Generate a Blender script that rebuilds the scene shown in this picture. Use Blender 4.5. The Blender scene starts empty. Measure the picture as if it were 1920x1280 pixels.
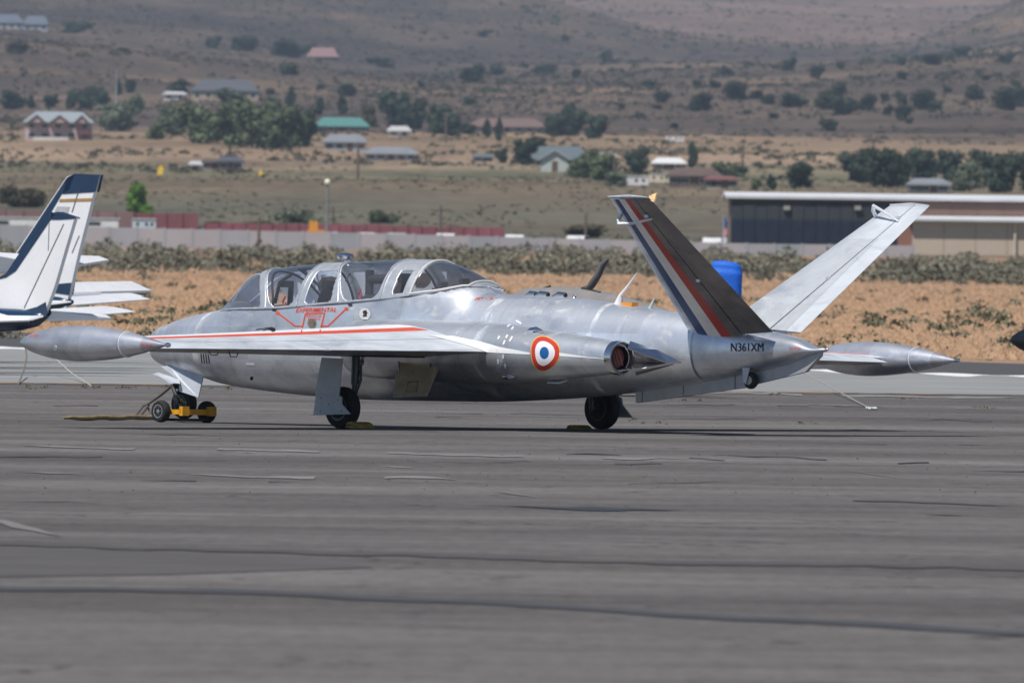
import bpy, math, random
import numpy as np
from mathutils import Vector, Matrix, noise
from mathutils.bvhtree import BVHTree
random.seed(7); rng = np.random.default_rng(7)
S = bpy.context.scene
C = S.collection
R = math.radians

# ------------------------------------------------------------------ camera, sky, sun, exposure
F = 32000.0           # focal length in px of the 1920 px wide photograph (600 mm lens)
HC = 1.8              # camera height
YH = 485.0            # horizon row
ROLL = 0.0126
cam_d = bpy.data.cameras.new('camera'); cam = bpy.data.objects.new('camera', cam_d); C.objects.link(cam)
cam_d.lens = 600; cam_d.sensor_width = 36; cam_d.clip_start = 1; cam_d.clip_end = 60000
cam.location = (0, 0, HC)
pitch = math.atan((640 - YH) / F)
cam.rotation_euler = (Matrix.Rotation(math.pi/2 - pitch, 3, 'X') @ Matrix.Rotation(ROLL, 3, 'Z')).to_euler()
cam_d.dof.use_dof = True; cam_d.dof.focus_distance = 180.0; cam_d.dof.aperture_fstop = 13.5
S.camera = cam

SUN_EL, SUN_AZ = 60.0, 216.0      # azimuth clockwise from +Y: behind the camera, to its left
w = bpy.data.worlds.new('World'); S.world = w; w.use_nodes = True
nt = w.node_tree; bg = nt.nodes['Background']
sky = nt.nodes.new('ShaderNodeTexSky'); sky.sky_type = 'NISHITA'; sky.sun_disc = False
sky.sun_elevation = R(SUN_EL); sky.sun_rotation = R(SUN_AZ); sky.altitude = 1400; sky.dust_density = 1.2
nt.links.new(sky.outputs[0], bg.inputs[0]); bg.inputs[1].default_value = 0.075
sl = bpy.data.lights.new('sun', 'SUN'); sl.energy = 4.8; sl.angle = R(0.5); sl.color = (1, .95, .88)
so = bpy.data.objects.new('sun', sl); C.objects.link(so)
az = R(SUN_AZ); el = R(SUN_EL)
sd = Vector((math.sin(az)*math.cos(el), math.cos(az)*math.cos(el), math.sin(el)))
so.rotation_euler = sd.to_track_quat('Z', 'Y').to_euler()
S.view_settings.view_transform = 'Standard'; S.view_settings.look = 'None'
S.view_settings.gamma = 1; S.view_settings.use_curve_mapping = False
S.view_settings.exposure = 0.0

# ------------------------------------------------------------------ measuring helpers
def yr_(px, py): return py - ROLL*(px-960)
def tx_(px, py): return ((px-960) + ROLL*(py-640))/F
def pos(px, py, D):
    return Vector((tx_(px, py)*D, D, HC + D*(YH-yr_(px, py))/F))
class Frame:
    """a parked aircraft's own axes: X forward, Y left, Z up"""
    def __init__(s, px, D, a, roll=0.0):
        s.a = a; s.b = math.sqrt(1-a*a); s.O = Vector((tx_(px, 790)*D, D, 0)); s.roll = roll
        s.M = Matrix.Translation(s.O) @ Matrix(((-s.a, -s.b, 0, 0), (s.b, -s.a, 0, 0), (0, 0, 1, 0), (0, 0, 0, 1)))
        s.M = s.M @ Matrix.Rotation(roll, 4, 'X')
    def at(s, px, py, Y=0.0):
        tx = tx_(px, py)
        X = (s.O.x - s.b*Y - tx*(s.O.y - s.a*Y))/(s.a + tx*s.b)
        D = s.O.y + s.b*X - s.a*Y
        z = HC + D*(YH-yr_(px, py))/F
        return X, z - s.roll*Y

# ------------------------------------------------------------------ materials
MATS = {}
def nodes_of(name):
    m = bpy.data.materials.new(name); m.use_nodes = True
    n = m.node_tree; b = n.nodes['Principled BSDF']
    MATS[name] = m
    return m, n, b
def N(n, t, **kw):
    x = n.nodes.new(t)
    for k, v in kw.items(): setattr(x, k, v)
    return x
def objco(n, scale=(1, 1, 1), world=False):
    if world:
        g = N(n, 'ShaderNodeNewGeometry'); o = g.outputs['Position']
    else:
        g = N(n, 'ShaderNodeTexCoord'); o = g.outputs['Object']
    mp = N(n, 'ShaderNodeMapping'); mp.inputs['Scale'].default_value = scale
    n.links.new(o, mp.inputs[0]); return mp.outputs[0]
def noise_n(n, co, scale, detail=4, rough=.6, dist=0):
    t = N(n, 'ShaderNodeTexNoise'); t.inputs['Scale'].default_value = scale
    t.inputs['Detail'].default_value = detail; t.inputs['Roughness'].default_value = rough
    t.inputs['Distortion'].default_value = dist
    n.links.new(co, t.inputs['Vector']); return t.outputs['Fac']
def ramp(n, fac, stops):
    r = N(n, 'ShaderNodeValToRGB'); e = r.color_ramp.elements
    while len(e) < len(stops): e.new(.5)
    for i, (p, c) in enumerate(stops):
        e[i].position = p
        e[i].color = (c, c, c, 1) if isinstance(c, (int, float)) else (*c, 1)
    n.links.new(fac, r.inputs[0]); return r.outputs[0]
def mixc(n, fac, a, b, mode='MIX'):
    x = N(n, 'ShaderNodeMix', data_type='RGBA', blend_type=mode)
    for sck, v in ((x.inputs[0], fac), (x.inputs[6], a), (x.inputs[7], b)):
        if hasattr(v, 'links'): n.links.new(v, sck)
        elif isinstance(v, tuple): sck.default_value = (*v, 1)
        else: sck.default_value = v
    return x.outputs[2]
def math_n(n, op, a, b=None, c=None):
    x = N(n, 'ShaderNodeMath', operation=op)
    for i, v in enumerate((a, b, c)):
        if v is None: continue
        if hasattr(v, 'links'): n.links.new(v, x.inputs[i])
        else: x.inputs[i].default_value = v
    return x.outputs[0]
def bump(n, b, h, strength, dist):
    x = N(n, 'ShaderNodeBump'); x.inputs['Strength'].default_value = strength; x.inputs['Distance'].default_value = dist
    n.links.new(h, x.inputs['Height']); n.links.new(x.outputs[0], b.inputs['Normal'])
def mat(name, col, rough=.6, metal=0.0, var=.15, scale=3.0, bmp=0.0, bd=.01, world=False):
    if name in MATS: return MATS[name]
    m, n, b = nodes_of(name)
    co = objco(n, world=world); f = noise_n(n, co, scale, 5)
    lo = tuple(max(0, c*(1-var)) for c in col); hi = tuple(min(1, c*(1+var)) for c in col)
    n.links.new(ramp(n, f, [(.3, lo), (.7, hi)]), b.inputs['Base Color'])
    b.inputs['Metallic'].default_value = metal
    n.links.new(ramp(n, noise_n(n, co, scale*2.7, 3), [(.3, rough*.85), (.7, min(1, rough*1.15))]), b.inputs['Roughness'])
    if bmp: bump(n, b, noise_n(n, co, scale*6, 4), bmp, bd)
    return m

def skin_mat(name, base=(.50, .53, .58), metal=.9, rough=.34, filler=1.0, seams=(), grime=.0, rivets=.35):
    """bare worked aluminium: cloudy patches, pale filler, riveted seams every so often"""
    m, n, b = nodes_of(name)
    co = objco(n); sx = N(n, 'ShaderNodeSeparateXYZ'); n.links.new(co, sx.inputs[0])
    big = noise_n(n, objco(n, (1, 1, 1.6)), 1.7, 5, .62, .6)
    fine = noise_n(n, objco(n, (.6, 1, 3)), 9, 6, .7)
    d = tuple(c*k for c, k in zip(base, (.52, .56, .64))); l = tuple(min(1, c*k) for c, k in zip(base, (1.28, 1.30, 1.34)))
    col = ramp(n, big, [(.32, d), (.5, base), (.66, l)])
    col = mixc(n, math_n(n, 'MULTIPLY', fine, .35), col, l)
    fm = None
    for (x0, wd, st) in seams:
        wob = math_n(n, 'MULTIPLY_ADD', noise_n(n, co, 2.1, 4), .22, -.11)
        dx = math_n(n, 'ABSOLUTE', math_n(n, 'SUBTRACT', math_n(n, 'ADD', sx.outputs[0], wob), x0))
        k = math_n(n, 'MULTIPLY', math_n(n, 'MULTIPLY', math_n(n, 'LESS_THAN', dx, wd), st), ramp(n, noise_n(n, co, 4.5, 4), [(.40, .1), (.58, 1.0)]))
        fm = k if fm is None else math_n(n, 'MAXIMUM', fm, k)
    pat = ramp(n, noise_n(n, objco(n, (1, 1, 1.3)), 2.6, 6, .68, 1.0), [(.56, 0.0), (.68, .75*filler)])
    fm = pat if fm is None else math_n(n, 'MAXIMUM', fm, pat)
    edge = math_n(n, 'MULTIPLY', fm, ramp(n, fine, [(.35, .35), (.6, 1.0)]))
    col = mixc(n, edge, col, (.64, .64, .61))
    wn = N(n, 'ShaderNodeTexWhiteNoise', noise_dimensions='2D'); cb = N(n, 'ShaderNodeCombineXYZ')
    n.links.new(math_n(n, 'FLOOR', math_n(n, 'MULTIPLY_ADD', sx.outputs[0], 1.21, .37)), cb.inputs[0]); n.links.new(math_n(n, 'FLOOR', math_n(n, 'MULTIPLY', sx.outputs[2], 2.9)), cb.inputs[1]); n.links.new(cb.outputs[0], wn.inputs['Vector'])
    pv_ = N(n, 'ShaderNodeVectorMath', operation='MULTIPLY'); n.links.new(col, pv_.inputs[0]); n.links.new(ramp(n, wn.outputs['Value'], [(0, .80), (1, 1.06)]), pv_.inputs[1]); col = pv_.outputs[0]
    # panel seams at uneven stations, rivet rows beside some of them
    seam = None
    for x0, st in ((4.12, .5), (3.31, .35), (1.93, .3), (.62, .4), (-.83, .5), (-1.52, .3), (-2.55, .45), (-4.42, .35)):
        s_ = math_n(n, 'MULTIPLY', math_n(n, 'LESS_THAN', math_n(n, 'ABSOLUTE', math_n(n, 'SUBTRACT', sx.outputs[0], x0)), .005), st)
        seam = s_ if seam is None else math_n(n, 'MAXIMUM', seam, s_)
    col = mixc(n, math_n(n, 'MULTIPLY', seam, fine), col, (.12, .13, .15))
    fr = math_n(n, 'FRACT', math_n(n, 'MULTIPLY_ADD', sx.outputs[0], 1/.83, .14))
    r1 = math_n(n, 'LESS_THAN', math_n(n, 'ABSOLUTE', math_n(n, 'SUBTRACT', fr, .5)), .006)
    r2 = math_n(n, 'LESS_THAN', math_n(n, 'FRACT', math_n(n, 'MULTIPLY', sx.outputs[2], 28)), .4)
    col = mixc(n, math_n(n, 'MULTIPLY', math_n(n, 'MULTIPLY', r1, r2), rivets), col, (.75, .77, .8))
    if grime:
        g = ramp(n, noise_n(n, objco(n, (1.2, 1, 4)), 3, 5, .7), [(.55, 0.0), (.75, grime)])
        col = mixc(n, g, col, (.09, .08, .07))
    n.links.new(col, b.inputs['Base Color'])
    n.links.new(math_n(n, 'MULTIPLY_ADD', edge, -metal*.85, metal), b.inputs['Metallic'])
    rr = ramp(n, big, [(.3, rough*1.25), (.7, rough*.8)])
    n.links.new(math_n(n, 'MULTIPLY_ADD', edge, .25, rr), b.inputs['Roughness'])
    bump(n, b, math_n(n, 'ADD', math_n(n, 'MULTIPLY', noise_n(n, co, 3.2, 2), 1.0), math_n(n, 'MULTIPLY', fine, .06)), .5, .02 if 'fin' in name else .012)
    return m

def glass_mat():
    m, n, b = nodes_of('canopy_glass'); n.nodes.remove(b)
    out = n.nodes['Material Output']
    tr = N(n, 'ShaderNodeBsdfTransparent'); tr.inputs[0].default_value = (.93, .95, .97, 1)
    gl = N(n, 'ShaderNodeBsdfGlossy'); gl.inputs['Roughness'].default_value = .05; gl.inputs[0].default_value = (.9, .93, 1, 1)
    fr = N(n, 'ShaderNodeFresnel'); fr.inputs[0].default_value = 1.5
    df = N(n, 'ShaderNodeBsdfDiffuse'); df.inputs[0].default_value = (.45, .47, .50, 1)
    mx = N(n, 'ShaderNodeMixShader'); mx2 = N(n, 'ShaderNodeMixShader')
    dust = ramp(n, noise_n(n, objco(n), 3, 4), [(.3, .03), (.7, .09)])
    n.links.new(dust, mx2.inputs[0]); n.links.new(tr.outputs[0], mx2.inputs[1]); n.links.new(df.outputs[0], mx2.inputs[2])
    n.links.new(math_n(n, 'MINIMUM', math_n(n, 'MULTIPLY_ADD', fr.outputs[0], 1.0, .02), .9), mx.inputs[0])
    n.links.new(mx2.outputs[0], mx.inputs[1]); n.links.new(gl.outputs[0], mx.inputs[2])
    n.links.new(mx.outputs[0], out.inputs[0]); return m

M_skin = skin_mat('bare_aluminium', base=(.68, .71, .76), metal=.74, rough=.41, filler=.6, seams=((-2.12, .035, .9), (-.62, .05, .7), (3.9, .04, .8), (4.75, .03, .8)))
M_tail = skin_mat('silver_paint', base=(.60, .63, .68), metal=.76, rough=.36, filler=.0, rivets=0.0)
M_nac = skin_mat('nacelle_aluminium', base=(.70, .73, .77), metal=.76, rough=.37, filler=.7, seams=((-1.05, .03, .4),))
M_wing = skin_mat('wing_paint', base=(.60, .63, .66), metal=.25, rough=.42, filler=.3)
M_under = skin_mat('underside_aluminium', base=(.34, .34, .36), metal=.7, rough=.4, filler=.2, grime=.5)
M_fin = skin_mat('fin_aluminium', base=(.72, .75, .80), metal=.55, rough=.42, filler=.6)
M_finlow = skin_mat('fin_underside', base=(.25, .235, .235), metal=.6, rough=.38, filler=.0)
M_tank = skin_mat('tank_aluminium', base=(.64, .66, .71), metal=.76, rough=.38, filler=.25)
M_polish = mat('polished_metal', (.72, .74, .77), .16, 1.0, .08, 6)
M_frame = mat('canopy_frame_metal', (.62, .65, .69), .42, .65, .12, 9, .3, .002)
M_white = mat('white_paint', (.78, .79, .80), .4, 0, .06, 5)
M_orange = mat('orange_paint', (.62, .075, .03), .5, 0, .18, 8)
M_red = mat('red_paint', (.45, .035, .025), .45, 0, .12, 7)
M_blue = mat('blue_paint', (.012, .055, .20), .4, 0, .12, 7)
M_yellowline = mat('roundel_yellow', (.65, .40, .08), .5)
M_black = mat('black_paint', (.015, .016, .018), .5)
M_rubber = mat('tyre_rubber', (.013, .013, .014), .8, 0, .3, 12, .4, .004)
M_dark = mat('dark_interior', (.018, .019, .022), .7)
M_seat = mat('seat_fabric', (.05, .035, .03), .9)
M_strut = mat('oleo_strut', (.10, .105, .11), .4, .6)
M_door = mat('gear_door_paint', (.50, .54, .60), .5, .15, .10, 7, .3, .003)
M_tan = mat('tan_gear_door', (.46, .38, .27), .7, 0, .2, 8, .3, .004)
M_plug = mat('exhaust_plug', (.14, .035, .035), .8, 0, .35, 14)
M_amber = mat('amber_lens', (.75, .28, .02), .3)
M_hub = mat('wheel_hub', (.42, .42, .44), .4, .7, .2, 12)
M_yellow = mat('yellow_machine_paint', (.72, .34, .015), .5, 0, .2, 10)
M_oldyellow = mat('worn_yellow_paint', (.34, .24, .05), .8, 0, .4, 12)
M_glass = glass_mat()
M_navy = mat('navy_paint', (.010, .035, .085), .25, 0, .1, 3)
M_navyd = mat('dark_navy_paint', (.006, .014, .035), .3, 0, .1, 3)
M_acwhite = mat('aircraft_white', (.74, .75, .78), .3, 0, .04, 2)
M_gold = mat('gold_stripe', (.38, .22, .07), .4)
M_tarp = mat('grey_canvas', (.21, .20, .20), .95, 0, .15, 5, .5, .03)
M_bluecover = mat('bright_blue_fabric', (.005, .12, .62), .7, 0, .1, 5, .5, .02)

# ------------------------------------------------------------------ object helpers
def link_mesh(name, V, Fc, m, parent=None, smooth=True, mats=None, midx=None):
    me = bpy.data.meshes.new(name)
    me.from_pydata([tuple(v) for v in V], [], Fc)
    for mm in (mats if mats else [m]): me.materials.append(mm)
    if midx is not None: me.polygons.foreach_set('material_index', midx)
    me.polygons.foreach_set('use_smooth', [smooth]*len(Fc))
    me.update()
    o = bpy.data.objects.new(name, me); C.objects.link(o)
    if parent: o.parent = parent
    return o
def tag(o, label=None, cat=None, group=None, kind=None):
    if label: o['label'] = label
    if cat: o['category'] = cat
    if group: o['group'] = group
    if kind: o['kind'] = kind
    return o
def empty(name, M=None, loc=None):
    o = bpy.data.objects.new(name, None); C.objects.link(o); o.empty_display_size = .2
    if M is not None: o.matrix_world = M
    if loc is not None: o.location = loc
    return o
def copy_tree(o, parent=None):
    c = o.copy(); C.objects.link(c); c.parent = parent
    for ch in list(o.children): copy_tree(ch, c)
    return c
class MB:
    def __init__(s): s.V = []; s.F = []; s.mi = []; s.cur = 0
    def add(s, V, Fc):
        k = len(s.V); s.V += [Vector(v) for v in V]; s.F += [tuple(i+k for i in f) for f in Fc]; s.mi += [s.cur]*len(Fc); return s
    def box(s, c, d, rot=None):
        c = Vector(c); V = []
        for x in (-.5, .5):
            for y in (-.5, .5):
                for z in (-.5, .5):
                    v = Vector((x*d[0], y*d[1], z*d[2]))
                    if rot is not None: v = rot @ v
                    V.append(c+v)
        return s.add(V, [(0, 1, 3, 2), (4, 6, 7, 5), (0, 4, 5, 1), (2, 3, 7, 6), (0, 2, 6, 4), (1, 5, 7, 3)])
    def tube(s, pts, r, n=10, cap=True):
        pts = [Vector(p) for p in pts]; rs = r if isinstance(r, (list, tuple)) else [r]*len(pts)
        V = []; Fc = []; up = Vector((0, 0, 1))
        for i, p in enumerate(pts):
            t = (pts[min(i+1, len(pts)-1)] - pts[max(i-1, 0)]).normalized()
            u = t.cross(up if abs(t.dot(up)) < .95 else Vector((1, 0, 0))).normalized(); v = t.cross(u)
            for k in range(n):
                q = 2*math.pi*k/n; V.append(p + (u*math.cos(q) + v*math.sin(q))*rs[i])
        for i in range(len(pts)-1):
            for k in range(n):
                a = i*n+k; b = i*n+(k+1) % n; Fc.append((a, b, b+n, a+n))
        if cap: Fc.append(tuple(range(n))[::-1]); Fc.append(tuple(range((len(pts)-1)*n, len(pts)*n)))
        return s.add(V, Fc)
    def lathe(s, c, axis, prof, n=28):
        """prof: list of (distance along axis, radius)"""
        c = Vector(c); t = Vector(axis).normalized()
        u = t.cross(Vector((0, 0, 1)) if abs(t.z) < .9 else Vector((1, 0, 0))).normalized(); v = t.cross(u)
        V = []; Fc = []
        for (a, r) in prof:
            for k in range(n):
                q = 2*math.pi*k/n; V.append(c + t*a + (u*math.cos(q)+v*math.sin(q))*r)
        for i in range(len(prof)-1):
            for k in range(n):
                a = i*n+k; b = i*n+(k+1) % n; Fc.append((a, b, b+n, a+n))
        Fc.append(tuple(range(n))[::-1]); Fc.append(tuple(range((len(prof)-1)*n, len(prof)*n)))
        return s.add(V, Fc)
    def slab(s, poly, nrm, th):
        """planar polygon (3d points) given a thickness along nrm"""
        nrm = Vector(nrm).normalized()*th*.5; P = [Vector(p) for p in poly]; n = len(P)
        V = [p-nrm for p in P] + [p+nrm for p in P]
        Fc = [tuple(range(n))[::-1], tuple(range(n, 2*n))] + [(i, (i+1) % n, (i+1) % n+n, i+n) for i in range(n)]
        return s.add(V, Fc)
    def build(s, name, m, parent=None, smooth=True, mats=None):
        o = link_mesh(name, s.V, s.F, m, parent, smooth, mats, s.mi if mats else None)
        if smooth:
            try: o.data.set_sharp_from_angle(angle=R(38))
            except Exception: pass
        return o
def loft(rings, cap0=True, cap1=True):
    n = len(rings[0]); V = [p for r in rings for p in r]; Fc = []
    for i in range(len(rings)-1):
        for k in range(n):
            a = i*n+k; b = i*n+(k+1) % n; Fc.append((a, b, b+n, a+n))
    if cap0: Fc.append(tuple(range(n))[::-1])
    if cap1: Fc.append(tuple(range((len(rings)-1)*n, len(rings)*n)))
    return V, Fc
def pchip(xs, ys):
    """monotone cubic through points (xs ascending)"""
    xs = np.array(xs, float); ys = np.array(ys, float); h = np.diff(xs); d = np.diff(ys)/h
    m = np.zeros_like(xs); m[0] = d[0]; m[-1] = d[-1]
    for i in range(1, len(xs)-1):
        m[i] = 0 if d[i-1]*d[i] <= 0 else 3*(h[i-1]+h[i])/((2*h[i]+h[i-1])/d[i-1]+(h[i]+2*h[i-1])/d[i])
    def f(x):
        x = min(max(x, xs[0]), xs[-1]); i = min(int(np.searchsorted(xs, x, 'right')-1), len(xs)-2); i = max(i, 0)
        t = (x-xs[i])/h[i]
        return float((2*t**3-3*t*t+1)*ys[i]+(t**3-2*t*t+t)*h[i]*m[i]+(-2*t**3+3*t*t)*ys[i+1]+(t**3-t*t)*h[i]*m[i+1])
    return f
def lin(xs, ys): return lambda x: float(np.interp(x, xs, ys))

# ================================================================== THE SETTING
CAX = [-6000, -800, 0, 150, 300, 450, 600, 800, 950, 1200, 1500, 1750, 1920, 2600, 8000]
CAY = [40, 45, 60, 68, 88, 103, 118, 145, 160, 172, 170, 150, 140, 130, 120]
CBX = [-6000, -800, 0, 700, 1000, 1100, 1200, 1300, 1500, 1650, 1700, 1780, 1860, 1920, 2100, 2600, 8000]
CBY = [-90, -80, -60, -40, -5, 26, 54, 71, 87, 92, 88, 62, 28, 0, -60, -90, -60]
PD = [420, 600, 800, 1100, 1300, 1500, 1650, 1900, 2400, 3300, 3900, 4600]
PY = [622, 575, 543, 511, 492, 476, 469, 427, 345, 285, 243, 197]
FD = [5200, 5600, 6600, 7400, 8000, 8300, 9000, 11500, 13500, 14000]
def column(px):
    a = float(np.interp(px, CAX, CAY)); b_ = float(np.interp(px, CBX, CBY)); k = min(max((px-700)/500, 0), 1)
    a += -ROLL*(px-960) ; b_ += -ROLL*(px-960)
    ys = [a, a+14*(1-k)-25*k, a-18-25*k, .5*(a-30+b_), b_, b_+12, 60, -40, -130, -110]
    ys[3] = min(ys[3], a-22); ys[4] = b_
    if ys[3] < ys[4]: ys[3] = ys[4]+ (a-ys[4])*.3
    return PD+FD, PY+ys
_cc = {}
def zdet(D, px):
    x = tx_(px, 300)*D
    if D < 1200: return 0.0
    amp = min((D-1200)/3500, 1)
    v = noise.noise(Vector((x/160, D/420, 0)))*3.6 + noise.noise(Vector((x/45, D/120, 3)))*1.1 + noise.noise(Vector((x/420+5, D/900, 7)))*5.0
    v += .4*noise.noise(Vector((x/12, D/35, 9)))
    return v*amp*(1 + 1.6*max(0, min((D-8500)/2500, 1)))
def H(px, D):
    k = round(px/8); c = _cc.get(k)
    if c is None: c = _cc[k] = column(k*8)
    if D <= 420: return 0.0
    y = float(np.interp(D, c[0], c[1]))
    z = HC + D*(YH-y)/F
    if D < 600: z = max(z, 0) if D > 430 else 0
    return z + zdet(D, px)
def ground_at(px, py):
    """world point of the ground seen at a pixel"""
    lo, hi = 250., 13000.
    best = None; prev = None
    y0 = yr_(px, py)
    for D in np.geomspace(330, 13000, 260):
        z = H(px, D); y = YH-(z-HC)*F/D
        if prev is not None and prev[1] > y0 >= y:
            t = (prev[1]-y0)/(prev[1]-y+1e-9); Dm = prev[0]+(D-prev[0])*t; return Vector((tx_(px, py)*Dm, Dm, H(px, Dm)))
        prev = (D, y)
    return Vector((tx_(px, py)*4000, 4000, H(px, 4000)))
# terrain mesh
cols = np.concatenate([np.linspace(-9000, -600, 40), np.arange(-560, 2500, 13), np.linspace(2560, 11000, 40)])
rows = np.concatenate([np.geomspace(400, 1500, 44), np.linspace(1525, 8600, 250), np.linspace(8700, 14000, 70)])
def terrain(name, r0, r1, m):
    rs = [r for r in rows if r0 <= r <= r1]; V = [(tx_(px, 300)*D, D, H(px, D)) for D in rs for px in cols]; n = len(cols)
    Fc = [(i*n+j, i*n+j+1, (i+1)*n+j+1, (i+1)*n+j) for i in range(len(rs)-1) for j in range(n-1)]
    o = link_mesh(name, V, Fc, m); tag(o, kind='structure'); return o
def ground_mat(name, stops, sc1, sc2, patch=None, fine=1.2, bmpd=.25):
    m, n, b = nodes_of(name); co = objco(n)
    g1 = noise_n(n, objco(n, (1, .35, 1)), sc1, 5, .62, .3); g2 = noise_n(n, objco(n, (1, .35, 1)), sc2, 6, .72); g3 = noise_n(n, objco(n, (1, .3, 1)), fine, 5, .75)
    f = math_n(n, 'ADD', math_n(n, 'MULTIPLY', g1, .45), math_n(n, 'ADD', math_n(n, 'MULTIPLY', g2, .3), math_n(n, 'MULTIPLY', g3, .25)))
    col = ramp(n, f, stops)
    if patch:
        for (sc, ysc, lo, hi, c) in patch:
            p = ramp(n, noise_n(n, objco(n, (1, ysc, 1)), sc, 4, .6, .4), [(lo, 0.0), (hi, 1.0)]); col = mixc(n, p, col, c)
    if name == 'dry_grassland':
        sx = N(n, 'ShaderNodeSeparateXYZ'); n.links.new(co, sx.inputs[0])
        y = math_n(n, 'ADD', sx.outputs[1], math_n(n, 'MULTIPLY_ADD', g1, 220, -110))
        col = mixc(n, ramp(n, math_n(n, 'DIVIDE', y, 1000), [(.30, .0), (.36, .6), (.47, .5), (.56, 0.0)]), col, (.36, .285, .21))
    n.links.new(col, b.inputs['Base Color']); b.inputs['Roughness'].default_value = 1
    b.inputs['Specular IOR Level'].default_value = .1
    bump(n, b, g3, .8, bmpd); return m
M_desert = ground_mat('dry_grassland', [(.36, (.17, .110, .070)), (.46, (.265, .165, .104)), (.55, (.325, .21, .132)), (.66, (.37, .28, .20))], .035, .22,
    [(.06, .6, .60, .72, (.30, .25, .19)), (.35, .5, .62, .74, (.24, .18, .12))], 1.4)
M_hill = ground_mat('sage_hillside', [(.36, (.034, .029, .027)), (.46, (.060, .048, .042)), (.54, (.102, .077, .059)), (.64, (.24, .16, .10))], .006, .035, [(.005, .5, .55, .68, (.23, .155, .10))], .16, 1.2)
# fields at the foot of the hills: pale straw bands, sage green flats
def valley_mat():
    m, n, b = nodes_of('valley_fields'); co = objco(n); sx = N(n, 'ShaderNodeSeparateXYZ'); n.links.new(co, sx.inputs[0])
    g1 = noise_n(n, objco(n, (1, .5, 1)), .012, 5, .62, .3); g3 = noise_n(n, objco(n, (1, .35, 1)), .3, 5, .75)
    wob = math_n(n, 'MULTIPLY_ADD', noise_n(n, objco(n, (1, .5, 1)), .008, 4), 1400, -700)
    wb2 = math_n(n, 'MULTIPLY_ADD', g3, 260, -130)
    yy = math_n(n, 'ADD', math_n(n, 'ADD', sx.outputs[1], wob), wb2)
    t = math_n(n, 'DIVIDE', math_n(n, 'SUBTRACT', yy, 1500), 3500)
    sage = (.105, .104, .076); gold = (.235, .165, .11); brown = (.066, .052, .045); pale = (.29, .21, .145)
    base = ramp(n, t, [(.0, (.20, .15, .10)), (.08, sage), (.22, (.13, .105, .075)), (.30, (.17, .135, .09)), (.36, (.125, .12, .075)), (.43, pale), (.52, gold), (.58, (.22, .16, .10)), (.66, gold), (.76, brown), (.90, (.13, .095, .07)), (1, brown)])
    mott = ramp(n, math_n(n, 'ADD', math_n(n, 'MULTIPLY', g1, .5), math_n(n, 'MULTIPLY', g3, .5)), [(.38, .50), (.5, 1.0), (.62, 1.35)])
    vm = N(n, 'ShaderNodeVectorMath', operation='MULTIPLY'); n.links.new(base, vm.inputs[0]); n.links.new(mott, vm.inputs[1])
    n.links.new(vm.outputs[0], b.inputs['Base Color']); b.inputs['Roughness'].default_value = 1; b.inputs['Specular IOR Level'].default_value = .1
    bump(n, b, g3, .8, .6); return m
M_valley = valley_mat()
i0 = [r for r in rows if r <= 1500][-1]; i1 = [r for r in rows if r <= 4700][-1]; i2 = [r for r in rows if r <= 8300][-1]
M_far = ground_mat('far_hill_soil', [(.38, (.070, .052, .046)), (.46, (.120, .083, .068)), (.54, (.175, .118, .092)), (.62, (.26, .17, .13))], .004, .02, None, .1, 2.0)
terrain('dry_grassland', 0, i0, M_desert); terrain('valley_floor', i0, i1, M_valley); terrain('hillside', i1, i2, M_hill); terrain('far_hills', i2, 99999, M_far)
b = MB(); b.add([(-15300, -960, -.06), (15300, -960, -.06), (15300, 14900, -.06), (-15300, 14900, -.06)], [(0, 1, 2, 3)])
tag(b.build('desert_plain', M_desert, None, False), kind='structure')

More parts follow.
